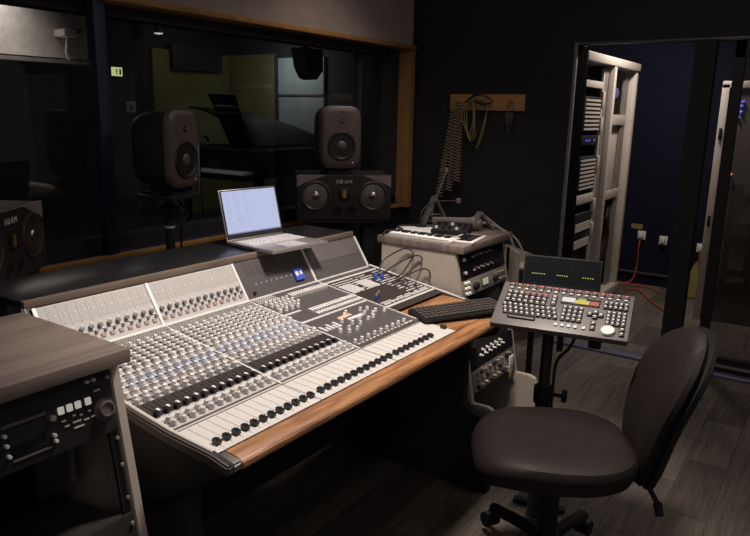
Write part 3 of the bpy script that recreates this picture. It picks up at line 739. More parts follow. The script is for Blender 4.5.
st = speaker_stand((2.03, 2.42, 0), R(14), 'thin dark pole stand with a pale tape ring before the window', 1.125, .24, .22, False)
part('tape_ring', MB().lathe([(.022, 0), (.0235, .002), (.0235, .010), (.022, .012)], T((0, .1, .965)), 20), 'white', st)
part('clamp', MB().lo((-.03, .06, 1.02), (.03, .14, 1.07), .006), 'black', st)
part('cable', MB().tube(spline([(.03, .07, 1.09), (.065, .05, 1.03), (.035, .06, .98), (.04, .07, .90), (.03, .07, .80)]), .005), 'cable_black', st)

# ================================================================== laptop on the shelf
lp = thing('laptop', 'silver laptop with a glowing pale blue screen above the console meters', 'laptop', (1.932, 1.785, .990), R(-5))
LW, LD = .290, .265
part('base', MB().lo((-LW/2, -LD/2, .002), (LW/2, LD/2, .016), .004), 'laptop', lp)
kb = part('keyboard', MB().lo((-.135, -.015, .0155), (.135, .095, .0172)), 'laptop_key', lp)
ky = MB()
for r_ in range(5):
    for c in range(14): ky.lo((-.131+c*.0189, -.012+r_*.0215, .017), (-.131+c*.0189+.0155, -.012+r_*.0215+.017, .0185))
o = part('keys', ky, 'knob_grey', kb); o['kind'] = 'stuff'
part('trackpad', MB().lo((-.05, -.115, .0155), (.05, -.03, .0168)), 'laptop_key', lp)
part('feet', MB().lo((-.14, -.10, 0), (-.12, -.08, .003)).lo((.12, .08, 0), (.14, .10, .003)).lo((-.14, .08, 0), (-.12, .10, .003)), 'black', lp)
ang = R(14)
Sm = T((0, LD/2-.004, .016)) @ Matrix.Rotation(-ang, 4, 'X')
lid = part('lid', MB().lo((-LW/2, -.003, .0), (LW/2, .005, .196), .003), 'laptop', lp, local=Sm)
part('bezel', MB().lo((-LW/2+.003, -.0040, .004), (LW/2-.003, -.002, .193)), 'black', lid)
scn = part('screen', MB().lo((-LW/2+.010, -.0048, .022), (LW/2-.010, -.0038, .189)), 'screen', lid)
tx = MB()
for i in range(15):
    z = .180-i*.0096
    for (x0_, n_) in ((-.122, random.randint(4, 9)), (-.085, random.randint(8, 16)), (-.035, random.randint(6, 14))):
        for c in range(n_):
            if random.random() < .75: tx.lo((x0_+c*.0026, -.0050, z), (x0_+c*.0026+.0018, -.0046, z+.0028))
o = part('screen_text', tx, emit('screen_text_grey', (.40, .48, .78), .75), scn); o['kind'] = 'stuff'
tb = MB().lo((-LW/2+.010, -.0050, .022), (LW/2-.010, -.0046, .027))
part('task_bar', tb, emit('task_bar_blue', (.35, .42, .8), .5), scn)

# ================================================================== things on the right rack's top (z = .990)
ZT = .985
pk_ = thing('mini_keyboard', 'white mini piano keyboard along the edge of the right rack top', 'music keyboard', (2.475, 1.445, ZT), R(-90))
part('body', MB().lo((-.15, -.055, 0), (.15, .04, .012), .003), 'white', pk_)
wk = MB().lo((-.005, -.03, 0), (.005, .03, .006), .001).mesh('white_key', M['paper'])
for c in range(25): put('white_key', wk, pk_, local=T((-.140+c*.01165, -.028, .010)))
bk = MB().lo((-.0035, -.016, 0), (.0035, .02, .008), .001).mesh('black_key', M['fader_black'])
for c in range(24):
    if c % 7 not in (2, 6): put('black_key', bk, pk_, local=T((-.134+c*.01165, -.014, .015)))
part('front_edge', MB().lo((-.148, -.0565, .002), (.148, -.054, .008)), 'paper', pk_)
solo('paper_sheets', MB().lo((-.10, -.07, 0), (.10, .07, .004)), 'paper', 'white paper sheets behind the mini piano keyboard', 'paper', loc=(2.63, 1.57, ZT), rz=R(-62))
mx = thing('small_mixer', 'small black mixer with pale knobs beside the white paper', 'mixer', (2.665, 1.42, ZT), R(-78))
part('body', MB().prism([(-.06, 0), (.06, 0), (.06, .040), (.03, .039), (-.06, .018)], 'x', -.08, .08, .004), 'black', mx)
for c in range(5):
    for r_ in range(2): put('knob', kn_white if (c+r_) % 3 == 0 else kn_black, mx, local=T((-.062+c*.031, -.035+r_*.04, .022+r_*.012)))
tbt = thing('tablet', 'white framed tablet with black face at the front corner of the rack top', 'tablet', (2.555, 1.285, ZT), R(-82))
part('frame', MB().lo((-.055, -.095, 0), (.055, .095, .009), .003), 'white', tbt); part('screen', MB().lo((-.040, -.078, .008), (.040, .080, .0102)), 'lcd_off', tbt)
def bent_stand(loc, rz, h, w_, label, mt):
    t = thing('folding_stand', label, 'stand', loc, rz)
    part('front_leg', MB().prism([(-w_, 0), (-w_+.02, 0), (-.001, h), (-.012, h+.004)], 'y', -.018, .018, .002), mt, t)
    part('rear_leg', MB().prism([(w_, 0), (w_-.012, 0), (-.010, h-.004), (.0, h+.004)], 'y', -.012, .012, .002), mt, t)
    part('crossbar', MB().lo((-w_*.62, -.006, h*.36), (w_*.58, .006, h*.40)), mt, t)
    return t
bent_stand((2.80, 1.585, ZT), R(-35), .135, .075, 'beige A-shaped folding stand, the tallest thing behind the small mixer', 'rack_grey')
bent_stand((2.80, 1.345, ZT), R(-35), .085, .075, 'grey brown A-shaped folding stand by the white cables', 'rack_grey')
mc = thing('handheld_microphone', 'taupe handheld microphone lying across the rack top behind the tablet', 'microphone', (2.765, 1.465, ZT+.032), R(-78))
qx = Matrix.Rotation(R(90), 4, 'Y')
part('handle', MB().lathe([(0, -.10), (.016, -.10), (.025, .06), (.026, .07), (0, .07)], qx, 20), 'rack_grey', mc)
part('grille', MB().lathe([(.025, .07), (.031, .085), (.031, .11), (.022, .128), (0, .134)], qx, 20), 'rack_grey', mc)
gm = thing('gooseneck_microphone', 'thin gooseneck microphone with pinkish tip rising behind the rack', 'microphone', (2.83, 1.62, ZT))
part('base', MB().lathe([(.035, 0), (.033, .012), (.01, .02), (0, .02)], seg=20), 'black', gm)
part('neck', MB().tube(spline([(0, 0, .015), (.01, -.0, .08), (.035, -.02, .17), (.05, -.04, .245)]), .0035), 'steel', gm)
part('tip', MB().lathe([(0, -.010), (.009, -.006), (.010, .004), (.006, .012), (0, .013)], T((.051, -.041, .252)), 12), 'pink', gm)
ga = thing('gooseneck_lamp', 'small dark bent arm lamp with brass tip over the rack top', 'lamp', (2.70, 1.60, ZT))
part('base', MB().lathe([(.030, 0), (.028, .010), (.008, .018), (0, .018)], seg=20), 'black', ga)
part('arm', MB().tube(spline([(0, 0, .012), (.0, .0, .07), (.07, -.02, .110), (.15, -.10, .118)]), .004), 'black_metal', ga)
part('head', MB().lathe([(0, -.012), (.012, -.008), (.012, .010), (0, .014)], T((.155, -.105, .117)), 12), 'pink', ga)
solo('headphone_cable', MB().tube(spline([(2.40, 1.61, ZT+.004), (2.46, 1.63, ZT+.012), (2.54, 1.60, ZT+.008), (2.60, 1.66, ZT+.012), (2.72, 1.64, ZT+.006)]), .004), 'cable_black', 'dark loose cable at the back left corner of the rack top', 'cable')
solo('signal_cable', MB().tube(spline([(2.86, 1.40, ZT+.05), (2.97, 1.42, ZT+.045), (3.07, 1.38, ZT-.02), (3.17, 1.33, .90), (3.24, 1.30, .80)]), .0055), 'cable_white', 'white cable arching off the right rack, the upper of two', 'cable')
solo('signal_cable', MB().tube(spline([(2.82, 1.36, ZT+.035), (2.93, 1.35, ZT+.01), (3.06, 1.325, .93), (3.2, 1.315, .80)]), .0055), 'cable_white', 'white cable running from the folding stand down to the cream side box', 'cable')
solo('signal_cable', MB().tube(spline([(2.70, 1.30, ZT+.006), (2.80, 1.25, ZT+.01), (2.83, 1.207, ZT-.02), (2.835, 1.185, .88), (2.83, 1.17, .83)]), .0025), 'steel', 'thin grey cord hanging down the face of the black red-dotted unit', 'cable')
for pts, lb in (([P_main(2.27, .25, .02), (2.335, 1.56, .895), (2.380, 1.515, .935), (2.392, 1.48, .945), (2.392, 1.45, .925), (2.35, 1.46, .87), P_main(2.31, .40, .02)], 'tall black patch cord arching from the patch bay against the cream rack side'),
                ([P_main(2.285, .27, .02), (2.34, 1.50, .885), (2.384, 1.445, .920), (2.392, 1.415, .922), (2.386, 1.41, .900), (2.33, 1.45, .850), P_main(2.24, .46, .02)], 'black patch cord making the middle arch beside the cream rack'),
                ([P_main(2.25, .42, .015), (2.33, 1.425, .858), (2.380, 1.395, .874), (2.391, 1.372, .866), (2.390, 1.362, .836)], 'black patch cord making the lowest, rightmost arch by the cream rack')):
    solo('patch_cable', MB().tube(spline(pts), .0032), 'cable_black', lb, 'cable')
# computer keyboard on the oak tray
qk = thing('computer_keyboard', 'black computer keyboard lying askew on the oak tray', 'keyboard', (2.185, 1.118, .782), R(-27))
part('body', MB().prism([(-.062, 0), (.062, 0), (.062, .022), (-.062, .010)], 'x', -.185, .185, .003), 'black', qk)
km = MB().box((0, 0, .004), (.0165, .0165, .008), bev=.002).mesh('key', M['console_side'])
for r_ in range(5):
    for c in range(18): put('key', km, qk, local=T((-.170+c*.020, -.044+r_*.0215, .0117+.0021*r_)))
# ================================================================== remote controller on its stand
RZ = math.atan2(-.982, .19)
stn = thing('controller_stand', 'black pole stand with clamp knob carrying the grey controller', 'stand', (2.255, .80, 0), RZ)
part('base', MB().lo((-.02, -.03, 0), (.02, .22, .02), .004).lo((-.10, .10, 0), (.10, .135, .018), .004).lathe([(.035, 0), (.032, .03), (0, .03)], seg=20), 'void', stn)
part('pole', MB().cyl((0, 0, .02), (0, 0, .52), .026, seg=20), 'black_metal', stn)
part('inner_pole', MB().cyl((0, 0, .50), (0, .02, .78), .020, seg=20), 'black_metal', stn)
part('collar', MB().cyl((0, 0, .49), (0, 0, .55), .034, seg=20), 'black', stn)
part('clamp_knob', MB().cyl((.02, 0, .525), (.07, 0, .525), .007).lathe([(.0, 0), (.022, .002), (.024, .010), (.020, .018), (0, .019)], T((.065, 0, .525)) @ Matrix.Rotation(R(90), 4, 'Y'), 14), 'black', stn)
part('bracket', MB().lo((-.10, -.05, .765), (.10, .13, .778), .003).lo((.03, .02, .68), (.05, .05, .77), .003), 'black_metal', stn)
part('cable', MB().tube(spline([(.10, .02, .77), (.075, .03, .70), (.035, .03, .64), (.030, .02, .55), (.028, .03, .40)]), .006), 'cable_black', stn)
# local frame of the sloping panel: u to the right, v down towards the player
pTL, pTR, pBL = Vector((2.288, 1.035, .900)), Vector((2.372, .590, .900)), Vector((2.098, .955, .800))
ux = (pTR-pTL).normalized(); vy = (pTL-pBL); vy = (vy-ux*vy.dot(ux)).normalized(); nz = ux.cross(vy)
RWd, RHt = (pTR-pTL).length, (pTL-pBL).length
Rm = Matrix((ux, vy, nz)).transposed().to_4x4(); Rm.translation = pBL
ctl = thing('remote_controller', 'grey sloping controller panel with rows of black keys and white jog wheel', 'controller')
ctl.location = pBL; ctl.rotation_euler = Rm.to_3x3().to_euler()
part('housing', MB().lo((0, 0, -.022), (RWd, RHt, 0), .004), 'remote_grey', ctl)
part('underside', MB().lo((.02, .02, -.036), (RWd-.02, RHt-.01, -.022), .003).lo((.33, .004, -.06), (.37, .03, -.03), .003), 'black', ctl)
def kuv(u, v, h=0): return T((u*RWd, (1-v)*RHt, h))
k1 = MB().box((0, 0, .004), (.0185, .0165, .008), bev=.002).mesh('key', M['key_black'])
kt = MB().box((0, 0, .0085), (.0095, .0065, .002)).mesh('key_legend', M['key_top'])
ktr = MB().box((0, 0, .0085), (.013, .006, .002)).mesh('key_legend', M['key_red'])
def key(u, v, red=False, wide=1, leg=True):
    o = put('key', k1, ctl, local=kuv(u, v) @ Matrix.Diagonal((wide, 1, 1, 1)))
    if leg: put('key_legend', ktr if red else kt, o, local=T((0, .001, 0)))
for c in range(16): key(.075+c*.0578, .085, red=True); 
twt = MB()
for c in range(16): twt.box(kuv(.075+c*.0578, .15, .003).translation, (.0125, .007, .006), bev=.0012)
part('lower_key_row', twt, 'key_top', ctl)
for r_ in range(3):
    for c in range(7): key(.075+c*.046, .27+r_*.09, red=(r_ == 0 and c > 2))
for r_ in range(3): key(.425, .27+r_*.075)
for r_ in range(3):
    for c in range(10): key(.065+c*.042+r_*.012, .555+r_*.085, wide=.85)
key(.22, .81, wide=5.2, leg=False)
for r_ in range(4):
    for c in range(4): key(.52+c*.040, .47+r_*.085, wide=.85)
for (u, v) in ((.705, .55), (.745, .50), (.745, .60), (.785, .55)): key(u, v, leg=(v != .55 or u > .7))
for r_ in range(4):
    for c in range(4): key(.845+c*.0365-.005, .475+r_*.075, wide=.78)
for r_ in range(2):
    for c in range(5): key(.805+c*.0365, .265+r_*.085, wide=.78)
for (u, v) in ((.745, .74), (.745, .84), (.95, .80), (.95, .895)): key(u, v, wide=.9)
part('display_bezel', MB().lo((.475*RWd, (1-.37)*RHt, 0), (.765*RWd, (1-.215)*RHt, .004), .001), 'black', ctl)
for (a, b_, v0, v1, mt) in ((.482, .58, .235, .335, 'lcd_white'), (.582, .685, .27, .35, 'lcd_yellow'), (.60, .66, .235, .26, 'lcd_yellow'), (.69, .755, .27, .355, 'lcd_red')):
    part('display', MB().lo((a*RWd, (1-v1)*RHt, .004), (b_*RWd, (1-v0)*RHt, .005)), mt, ctl)
sqw = MB().box((0, 0, .003), (.011, .012, .006), bev=.002)
sqm = sqw.mesh('white_button', M['paper'])
for c in range(5): put('white_button', sqm, ctl, local=kuv(.485+c*.047+(.012 if c == 4 else 0), .865))
part('jog_wheel', MB().lathe([(.0235, 0), (.0235, .005), (.021, .010), (.017, .0105), (.016, .009), (0, .009)], kuv(.855, .855), 32), 'white', ctl)
# level-meter box behind it
mbx = thing('level_meter_box', 'black meter box with three groups of green lights behind the grey controller', 'meter', (2.436, .832, .856), RZ+R(3))
mbx.rotation_euler = Euler((R(-12), 0, RZ+R(2)))
part('case', MB().lo((-.142, 0, 0), (.142, .03, .132), .003), 'black', mbx)
part('face', MB().lo((-.136, -.002, .006), (.136, .001, .126)), 'lcd_off', mbx)
part('support', MB().lo((-.06, .002, -.06), (.06, .02, .002), .002), 'black_metal', mbx)
led = MB().lo((-.0019, -.0036, 0), (.0019, -.0018, .003)).mesh('light', M['led_green'])
for g, x0_ in enumerate((-.088, .004, .096)):
    for c in range(6 if g == 0 else 5): put('light', led, mbx, local=T((x0_-.018+c*.0088, 0, .062)))
ms = MB()
for c in range(24): ms.lo((-.13+c*.0112, -.0028, .074), (-.124+c*.0112, -.0018, .118))
part('meter_columns', ms, 'fader_black', mbx)

# ================================================================== office chair
ch = thing('office_chair', 'black upholstered swivel chair in front of the console', 'chair', (1.975, .650, .03), R(30))   # faces local +y
def cushion(F, n=40, layers=()):
    b = bmesh.new(); rings = []
    for (k, z) in layers: rings.append([b.verts.new(F(2*math.pi*i/n, k, z)) for i in range(n)])
    c0 = b.verts.new(F(0, 0, layers[0][1])); c1 = b.verts.new(F(0, 0, layers[-1][1]))
    for A, B in zip(rings, rings[1:]):
        for i in range(n): b.faces.new((A[i], A[(i+1) % n], B[(i+1) % n], B[i]))
    for i in range(n):
        b.faces.new((rings[0][(i+1) % n], rings[0][i], c0)); b.faces.new((rings[-1][i], rings[-1][(i+1) % n], c1))
    bmesh.ops.recalc_face_normals(b, faces=b.faces[:])
    mb = MB(); mb.bm.free(); mb.bm = b; return mb
def sgn(v, p): return (abs(v)**p)*(1 if v >= 0 else -1)
def seatF(a, k, z):
    x = .245*sgn(math.cos(a), .58)*k; y = .250*sgn(math.sin(a), .58)*k+.010
    if y > 0: x *= 1-.10*(y/.235)
    else: x *= 1-.16*(y/.235)**2
    drop = -.028*max(0, (y-.12)/.115)**2 if y > .12 else 0
    return (x, y, z+drop-.012*(1-k)*(1 if z > .44 else 0))
part('seat', cushion(seatF, 44, [(.90, .418), (.97, .424), (1.0, .442), (.99, .462), (.95, .478), (.85, .488), (.6, .491), (.3, .490)]), 'leather', ch)
part('seat_shell', cushion(seatF, 44, [(.70, .388), (.86, .394), (.94, .408), (.94, .424)]), 'black', ch)
lean = R(15)
BM = T((0, -.240, .345)) @ Matrix.Rotation(lean, 4, 'X')
def backF(off, sc):
    def F(a, k, d):
        zc = .27; z = zc+.265*sgn(math.sin(a), .72)*k*sc; u = z/.53
        wdt = .80*(.150+.075*min(1, max(0, u*1.6)))-.050*max(0, (u-.75)/.25)**2
        x = wdt*sgn(math.cos(a), .72)*k*sc
        bow = -.045*math.sin(min(1, max(0, u))*math.pi*.9+.2)*-1 - .020
        curve = .22*x*x
        return (x, bow+curve*2.2+d-.01, z)
    return F
part('backrest', cushion(backF(0, 1), 44, [(.80, -.022), (.94, -.016), (1.0, 0), (.97, .016), (.86, .028), (.6, .034), (.3, .035)]), 'leather', ch, local=BM)
part('back_shell', cushion(backF(0, 1.0), 44, [(.5, -.050), (.9, -.046), (1.015, -.034), (1.02, -.020), (.92, -.014)]), 'black', ch, local=BM)
part('back_bracket', MB().tube(spline([(0, -.10, .385), (0, -.24, .385), (0, -.285, .42), (0, -.30, .50), (0, -.315, .58)]), .024, 10), 'black', ch)
part('tilt_lever', MB().cyl((-.02, -.26, .40), (-.10, -.30, .33), .008).cyl((-.10, -.30, .33), (-.115, -.307, .295), .014, .012), 'black', ch)
part('mechanism', MB().lo((-.08, -.12, .345), (.08, .10, .39), .008), 'black_metal', ch)
part('gas_column', MB().cyl((0, 0, .10), (0, 0, .36), .030, seg=20).cyl((0, 0, .28), (0, 0, .35), .036, seg=20), 'black', ch)
part('hub', MB().cyl((0, 0, .075), (0, 0, .14), .045, .038, 20), 'black', ch)
for k in range(5):
    a = R(72*k+34); c, s = math.cos(a), math.sin(a)
    part('base_arm', MB().tube([(c*.03, s*.03, .115), (c*.15, s*.15, .10), (c*.27, s*.27, .078)], .021, 8), 'black', ch)
    cs = part('caster', MB().cyl((c*.27, s*.27, .045), (c*.27, s*.27, .085), .010), 'black', ch)
    p = Vector((c*.285, s*.285, .028)); q = Vector((-s, c, 0))
    part('caster_wheel', MB().cyl(p-q*.024, p-q*.006, .028, seg=18).cyl(p+q*.006, p+q*.024, .028, seg=18), 'black', cs)

# ================================================================== coat rail on the dark wall
cr = thing('coat_rail', 'oak board with pegs fixed to the dark wall', 'coat rail', (XR, 2.165, 1.58))
part('board', MB().lo((-.02, -.285, -.052), (0, .285, .058), .004), 'rail_wood', cr)
pegy = (.205, .115, -.01, -.20)
for y in pegy: part('peg', MB().cyl((-.02, y, 0), (-.055, y, .008), .008).lathe([(0, -.008), (.014, -.004), (.014, .006), (0, .010)], T((-.06, y, .009)) @ Matrix.Rotation(R(-90), 4, 'Y'), 12), 'arm_wood', cr)
def coil(x, y0, y1, z0, z1, r, turns, label):
    pts = []
    n = turns*10
    for i in range(n+1):
        t = i/n; a = 2*math.pi*turns*t
        pts.append((x+r*math.cos(a)*.8, y0+(y1-y0)*t+r*math.sin(a)*(.8+.5*t), z0+(z1-z0)*t))
    return solo('coiled_cable', MB().tube(pts, .0032, 6), 'cable_beige', label, 'cable')
coil(4.425, 2.375, 2.48, 1.60, .90, .024, 30, 'beige coiled cable hanging from the coat rail, strand nearest the window')
coil(4.425, 2.355, 2.40, 1.60, .95, .020, 30, 'beige coiled cable hanging from the coat rail, middle strand')
coil(4.425, 2.335, 2.335, 1.60, 1.02, .022, 26, 'beige coiled cable hanging from the coat rail, strand nearest the olive loops')
ol = MB()
for k in range(3):
    d = k*.013
    ol.tube(spline([(4.44-d, 2.245, 1.605), (4.43-d, 2.285+d, 1.50), (4.43-d, 2.265-d, 1.36-.02*k), (4.43-d, 2.215+d, 1.34+.01*k), (4.44-d, 2.225, 1.46), (4.44-d, 2.235, 1.60)]), .0032, 6)
for k in range(2): ol.tube(spline([(4.43, 2.24, 1.60), (4.42-k*.01, 2.17, 1.622), (4.43, 2.135-k*.01, 1.58), (4.43, 2.14+k*.012, 1.44), (4.43, 2.175+k*.008, 1.31), (4.43, 2.20, 1.27)]), .0032, 6)
solo('looped_cable', ol, 'cable_olive', 'olive cable gathered in loops on the second peg of the coat rail', 'cable')
bl = MB()
for k in range(3): bl.tube(spline([(4.43-k*.006, 2.30, 1.58), (4.425, 2.22, 1.625+.006*k), (4.425, 2.13, 1.62-.004*k), (4.43, 2.10-.004*k, 1.585), (4.425, 2.17, 1.578-.006*k), (4.43, 2.26, 1.60)]), .004, 6)
solo('wound_cable', bl, 'cable_black', 'dark cable wound across the middle pegs of the coat rail', 'cable')
ks = thing('key_ring', 'small keys hanging from the last peg of the coat rail', 'keys', (4.437, 1.965, 1.575))
part('ring', MB().tube([(0, .025*math.sin(a*.5236), -.03+.03*math.cos(a*.5236)) for a in range(13)], .0022, 6), 'console_side', ks)
for k, (dy, l) in enumerate(((-.015, .09), (.004, .13), (.018, .075))): part('key', MB().lo((-.002, dy-.006, -.06-l), (.001, dy+.006, -.058), .001).box((0, dy, -.075), (.003, .022, .026), bev=.001), 'console_side', ks)

# ================================================================== machine room
sr = thing('server_rack', 'tall cream two-bay server rack seen through the doorway', 'server rack', (4.70, 1.55, 0))
RW, RH, RD = 1.33, 1.925, .75
part('side_post', MB().lo((0, .006, 0), (.05, .10, RH-.08), .004), 'gap_black', sr)  # post of the cream rack coloured black to join the dark doorway gap
part('frame', MB().lo((RW-.062, 0, 0), (RW, .10, RH), .006).lo((RW/2-.035, -.01, .08), (RW/2+.02, .08, RH-.06), .004).lo((-.005, -.012, RH-.055), (RW+.005, .10, RH+.005), .006).lo((-.005, -.01, 0), (RW+.005, .10, .09), .006), 'rack_white', sr)
part('back', MB().lo((0, RD-.02, 0), (RW, RD, RH)).lo((0, .1, 0), (.02, RD, RH)).lo((RW-.02, .1, 0), (RW, RD, RH)).lo((0, .1, RH-.02), (RW, RD, RH)).lo((RW/2-.01, .08, .05), (RW/2+.01, RD, RH-.05)), 'rack_grey', sr)
part('inner_rail', MB().lo((RW/2-.17, .03, .09), (RW/2-.055, .05, RH-.08)).lo((RW-.19, .05, .09), (RW-.085, .07, RH-.08)), 'rack_grey', sr)
part('mounting_strip', MB().lo((RW/2-.20, .02, .09), (RW/2-.175, .035, RH-.12)).lo((.05, .02, .09), (.075, .035, RH-.12)), 'rack_white', sr)
for k, z in enumerate((.28, .62, .80, 1.12, 1.40, 1.58)):
    part('clip_plate', MB().lo((RW/2-.215, .005, z), (RW/2-.170, .02, z+.10), .002), 'rack_white', sr)
def server(z, h, label, face, slots, wid=.37):
    t = thing('server', label, 'server', (4.79, 1.57, z))
    part('chassis', MB().lo((0, .01, 0), (wid, .60, h), .002), 'black_metal', t); part('faceplate', MB().lo((0, 0, .002), (wid, .012, h-.002), .001), face, t)
    if slots:
        m = MB(); n = slots
        for k in range(n): m.lo((.02, -.004, .008+k*(h-.012)/n), (wid-.02, .002, .008+k*(h-.012)/n+(h-.012)/n*.48))
        part('grille', m, 'rack_white', t)
    return t
server(1.70, .05, 'slim pale server at the top of the left rack bay', 'rack_white', 0)
server(1.40, .24, 'server with close pale slots, second from the top of the left bay', 'black', 8)
t = server(1.30, .07, 'dark server with tiny blue lights in the left rack bay', 'black', 0)
bl_me = MB().lo((-.006, -.003, -.004), (.006, .002, .004)).mesh('light', M['led_blue'])
for x in (.10, .16, .28): put('light', bl_me, t, local=T((x, 0, .035)))
server(.98, .24, 'server with wide pale slots below the blue lights in the left bay', 'black', 8)
server(.88, .07, 'pale slim server below the wide-slotted one', 'rack_white', 0)
server(.55, .26, 'big dark server low in the left rack bay', 'black', 2)
sh = thing('rack_shelf', 'pale rack shelf high in the right bay with blue light above', 'shelf', (5.41, 1.60, 1.45))
part('plate', MB().lo((.0, 0, 0), (.50, .45, .03), .002).lo((0, -.012, -.01), (.50, 0, .07), .002), 'rack_white', sh)
sh2 = thing('rack_shelf', 'pale rack shelf low in the right bay of the server rack', 'shelf', (5.41, 1.60, .86))
part('plate', MB().lo((.0, 0, 0), (.50, .45, .03), .002).lo((0, -.012, -.01), (.50, 0, .06), .002), 'rack_white', sh2)
cbx = thing('cable_manager', 'pale vertical cable duct inside the right bay of the server rack', 'cable duct', (5.68, 1.625, .895))
part('duct', MB().lo((0, 0, 0), (.30, .12, .54), .004), 'rack_white', cbx)
cb2 = MB()
for k in range(9): cb2.tube(spline([(5.76+.012*k, 1.62, .80), (5.72+.02*math.sin(k), 1.61, .68), (5.76+.01*k, 1.62+.01*math.cos(k), .52), (5.70+.014*k, 1.63, .30), (5.72+.01*k, 1.65, .10)]), .010, 6)
solo('cable_bundle', cb2, 'cable_black', 'bunch of black cables hanging in the right bay of the server rack', 'cables')
sv = solo('blue_lit_unit', MB().lathe([(0, -.05), (.04, -.035), (.05, 0), (.04, .035), (0, .05)], seg=16), 'blue_glow', 'bluish bundle glowing high in the right bay of the server rack', 'cable bundle', loc=(5.66, 1.64, 1.69))
def outlet(y, z, label, x=6.47):
    t = thing('wall_outlet', label, 'outlet', (x, y, z))
    part('plate', MB().lo((-.010, -.035, -.04), (0, .035, .04), .003), 'white', t)
    part('plug', MB().lo((-.045, -.018, -.022), (-.010, .018, .022), .005), 'white', t)
    return t
outlet(1.49, .455, 'white wall outlet with red cable next to the server rack'); outlet(1.30, .43, 'small white wall outlet without cable on the navy wall'); outlet(.985, .40, 'white wall outlet seen in the gap beside the sliding glass door')
tgl = thing('warning_sticker', 'olive yellow sticker above the outlet by the server rack', 'sticker', (6.466, 1.54, .53))
part('sheet', MB().lo((-.002, -.05, -.02), (0, .05, .025)), 'cable_olive', tgl)
solo('power_cable', MB().tube(spline([(6.435, 1.49, .44), (6.42, 1.495, .34), (6.44, 1.50, .16), (6.41, 1.53, .03), (6.30, 1.62, .012)]), .007, 6), 'cable_red', 'red power cable dropping from the outlet by the server rack', 'cable')
solo('power_cable', MB().tube(spline([(6.435, .985, .39), (6.42, .98, .30), (6.44, .99, .20), (6.40, 1.0, .05), (6.30, 1.02, .012)]), .007, 6), 'cable_red', 'red power cable dropping from the outlet beside the glass door', 'cable')
solo('floor_cable', MB().tube(spline([(6.10, 1.50, .01), (6.2, 1.42, .01), (6.0, 1.30, .01), (5.75, 1.15, .01), (5.5, .95, .01)]), .006, 6), 'cable_red', 'red cable running over the machine room carpet', 'cable')
solo('floor_cable', MB().tube(spline([(6.30, 1.62, .01), (6.33, 1.40, .02), (6.25, 1.20, .01), (6.43, 1.10, .06)]), .006, 6), 'cable_red', 'red cable along the foot of the navy wall', 'cable')
yb = solo('yellow_bag', MB().prism([(-.05, 0), (.05, 0), (.055, .12), (.03, .26), (.0, .33), (-.03, .25), (-.05, .12)], 'x', -.06, .06, .012), 'yellow', 'dull yellow bag under the outlet beside the glass door', 'bag', loc=(6.25, .965, .0))
gb_ = thing('charger_box', 'small black box with yellow green light on the carpet by the door post', 'charger', (5.30, .94, 0))
part('box', MB().lo((-.05, -.05, 0), (.05, .05, .07), .006), 'black', gb_); part('light', MB().lathe([(0, -.012), (.010, -.008), (.012, 0), (.010, .008), (0, .012)], T((-.053, .03, .048)), 12), 'led_green', gb_)
cr2 = thing('server_cabinet', 'brownish closed server cabinet behind the sliding glass door', 'cabinet', (5.60, .845, 0))
part('body', MB().lo((0, -.90, .0), (.7, .0, 1.76), .006), 'cab_brown', cr2)
part('edge_rail', MB().lo((-.02, -.05, .0), (.0, .0, 1.75), .004).lo((-.02, -.9, 1.72), (0, 0, 1.77), .004), 'rack_white', cr2)
for z in (1.36, .72): part('latch', MB().lo((-.03, -.035, z), (-.02, -.015, z+.08), .003), 'black', cr2)
for (y, z, mm) in ((-.137, 1.60, 'led_blue'), (-.140, 1.56, 'led_blue'), (-.125, 1.52, 'led_blue'), (-.145, 1.63, 'led_blue'), (-.127, 1.115, 'led_amber')):
    part('light', MB().lathe([(0, -.008), (.010, -.004), (.010, .004), (0, .008)], T((-.01, y, z)), 10), mm, cr2)
# cream side box between the right rack and the doorway
sb = thing('side_box', 'cream side shelf box with black gear inside, right of the rack', 'side box', (2.965, 1.05, 0))
part('side_panel', MB().prism([(.17, .60), (.245, .60), (.245, .905), (.17, .87)], 'x', 0, .018, .003), 'beige', sb)
part('back_panel', MB().prism([(0, .60), (.34, .60), (.34, .80), (0, .905)], 'y', .215, .235, .003), 'beige', sb)
part('shelf', MB().lo((.018, .06, .79), (.30, .215, .802), .002), 'beige', sb)
part('gear', MB().lo((.02, .06, .60), (.29, .21, .788), .004), 'black', sb)
for x in (.01, .30): part('leg', MB().lo((x, .19, 0), (x+.025, .215, .60)), 'void', sb)
part('light', MB().lathe([(0, -.006), (.007, -.003), (.007, .003), (0, .006)], T((.05, .057, .74)), 10), 'led_red', sb)
pw = thing('power_adapter', 'rounded white plug box inside the cream side box', 'adapter', (3.05, 1.17, .802))
part('case', MB().lo((-.045, -.04, 0), (.045, .04, .034), .012), 'white', pw)

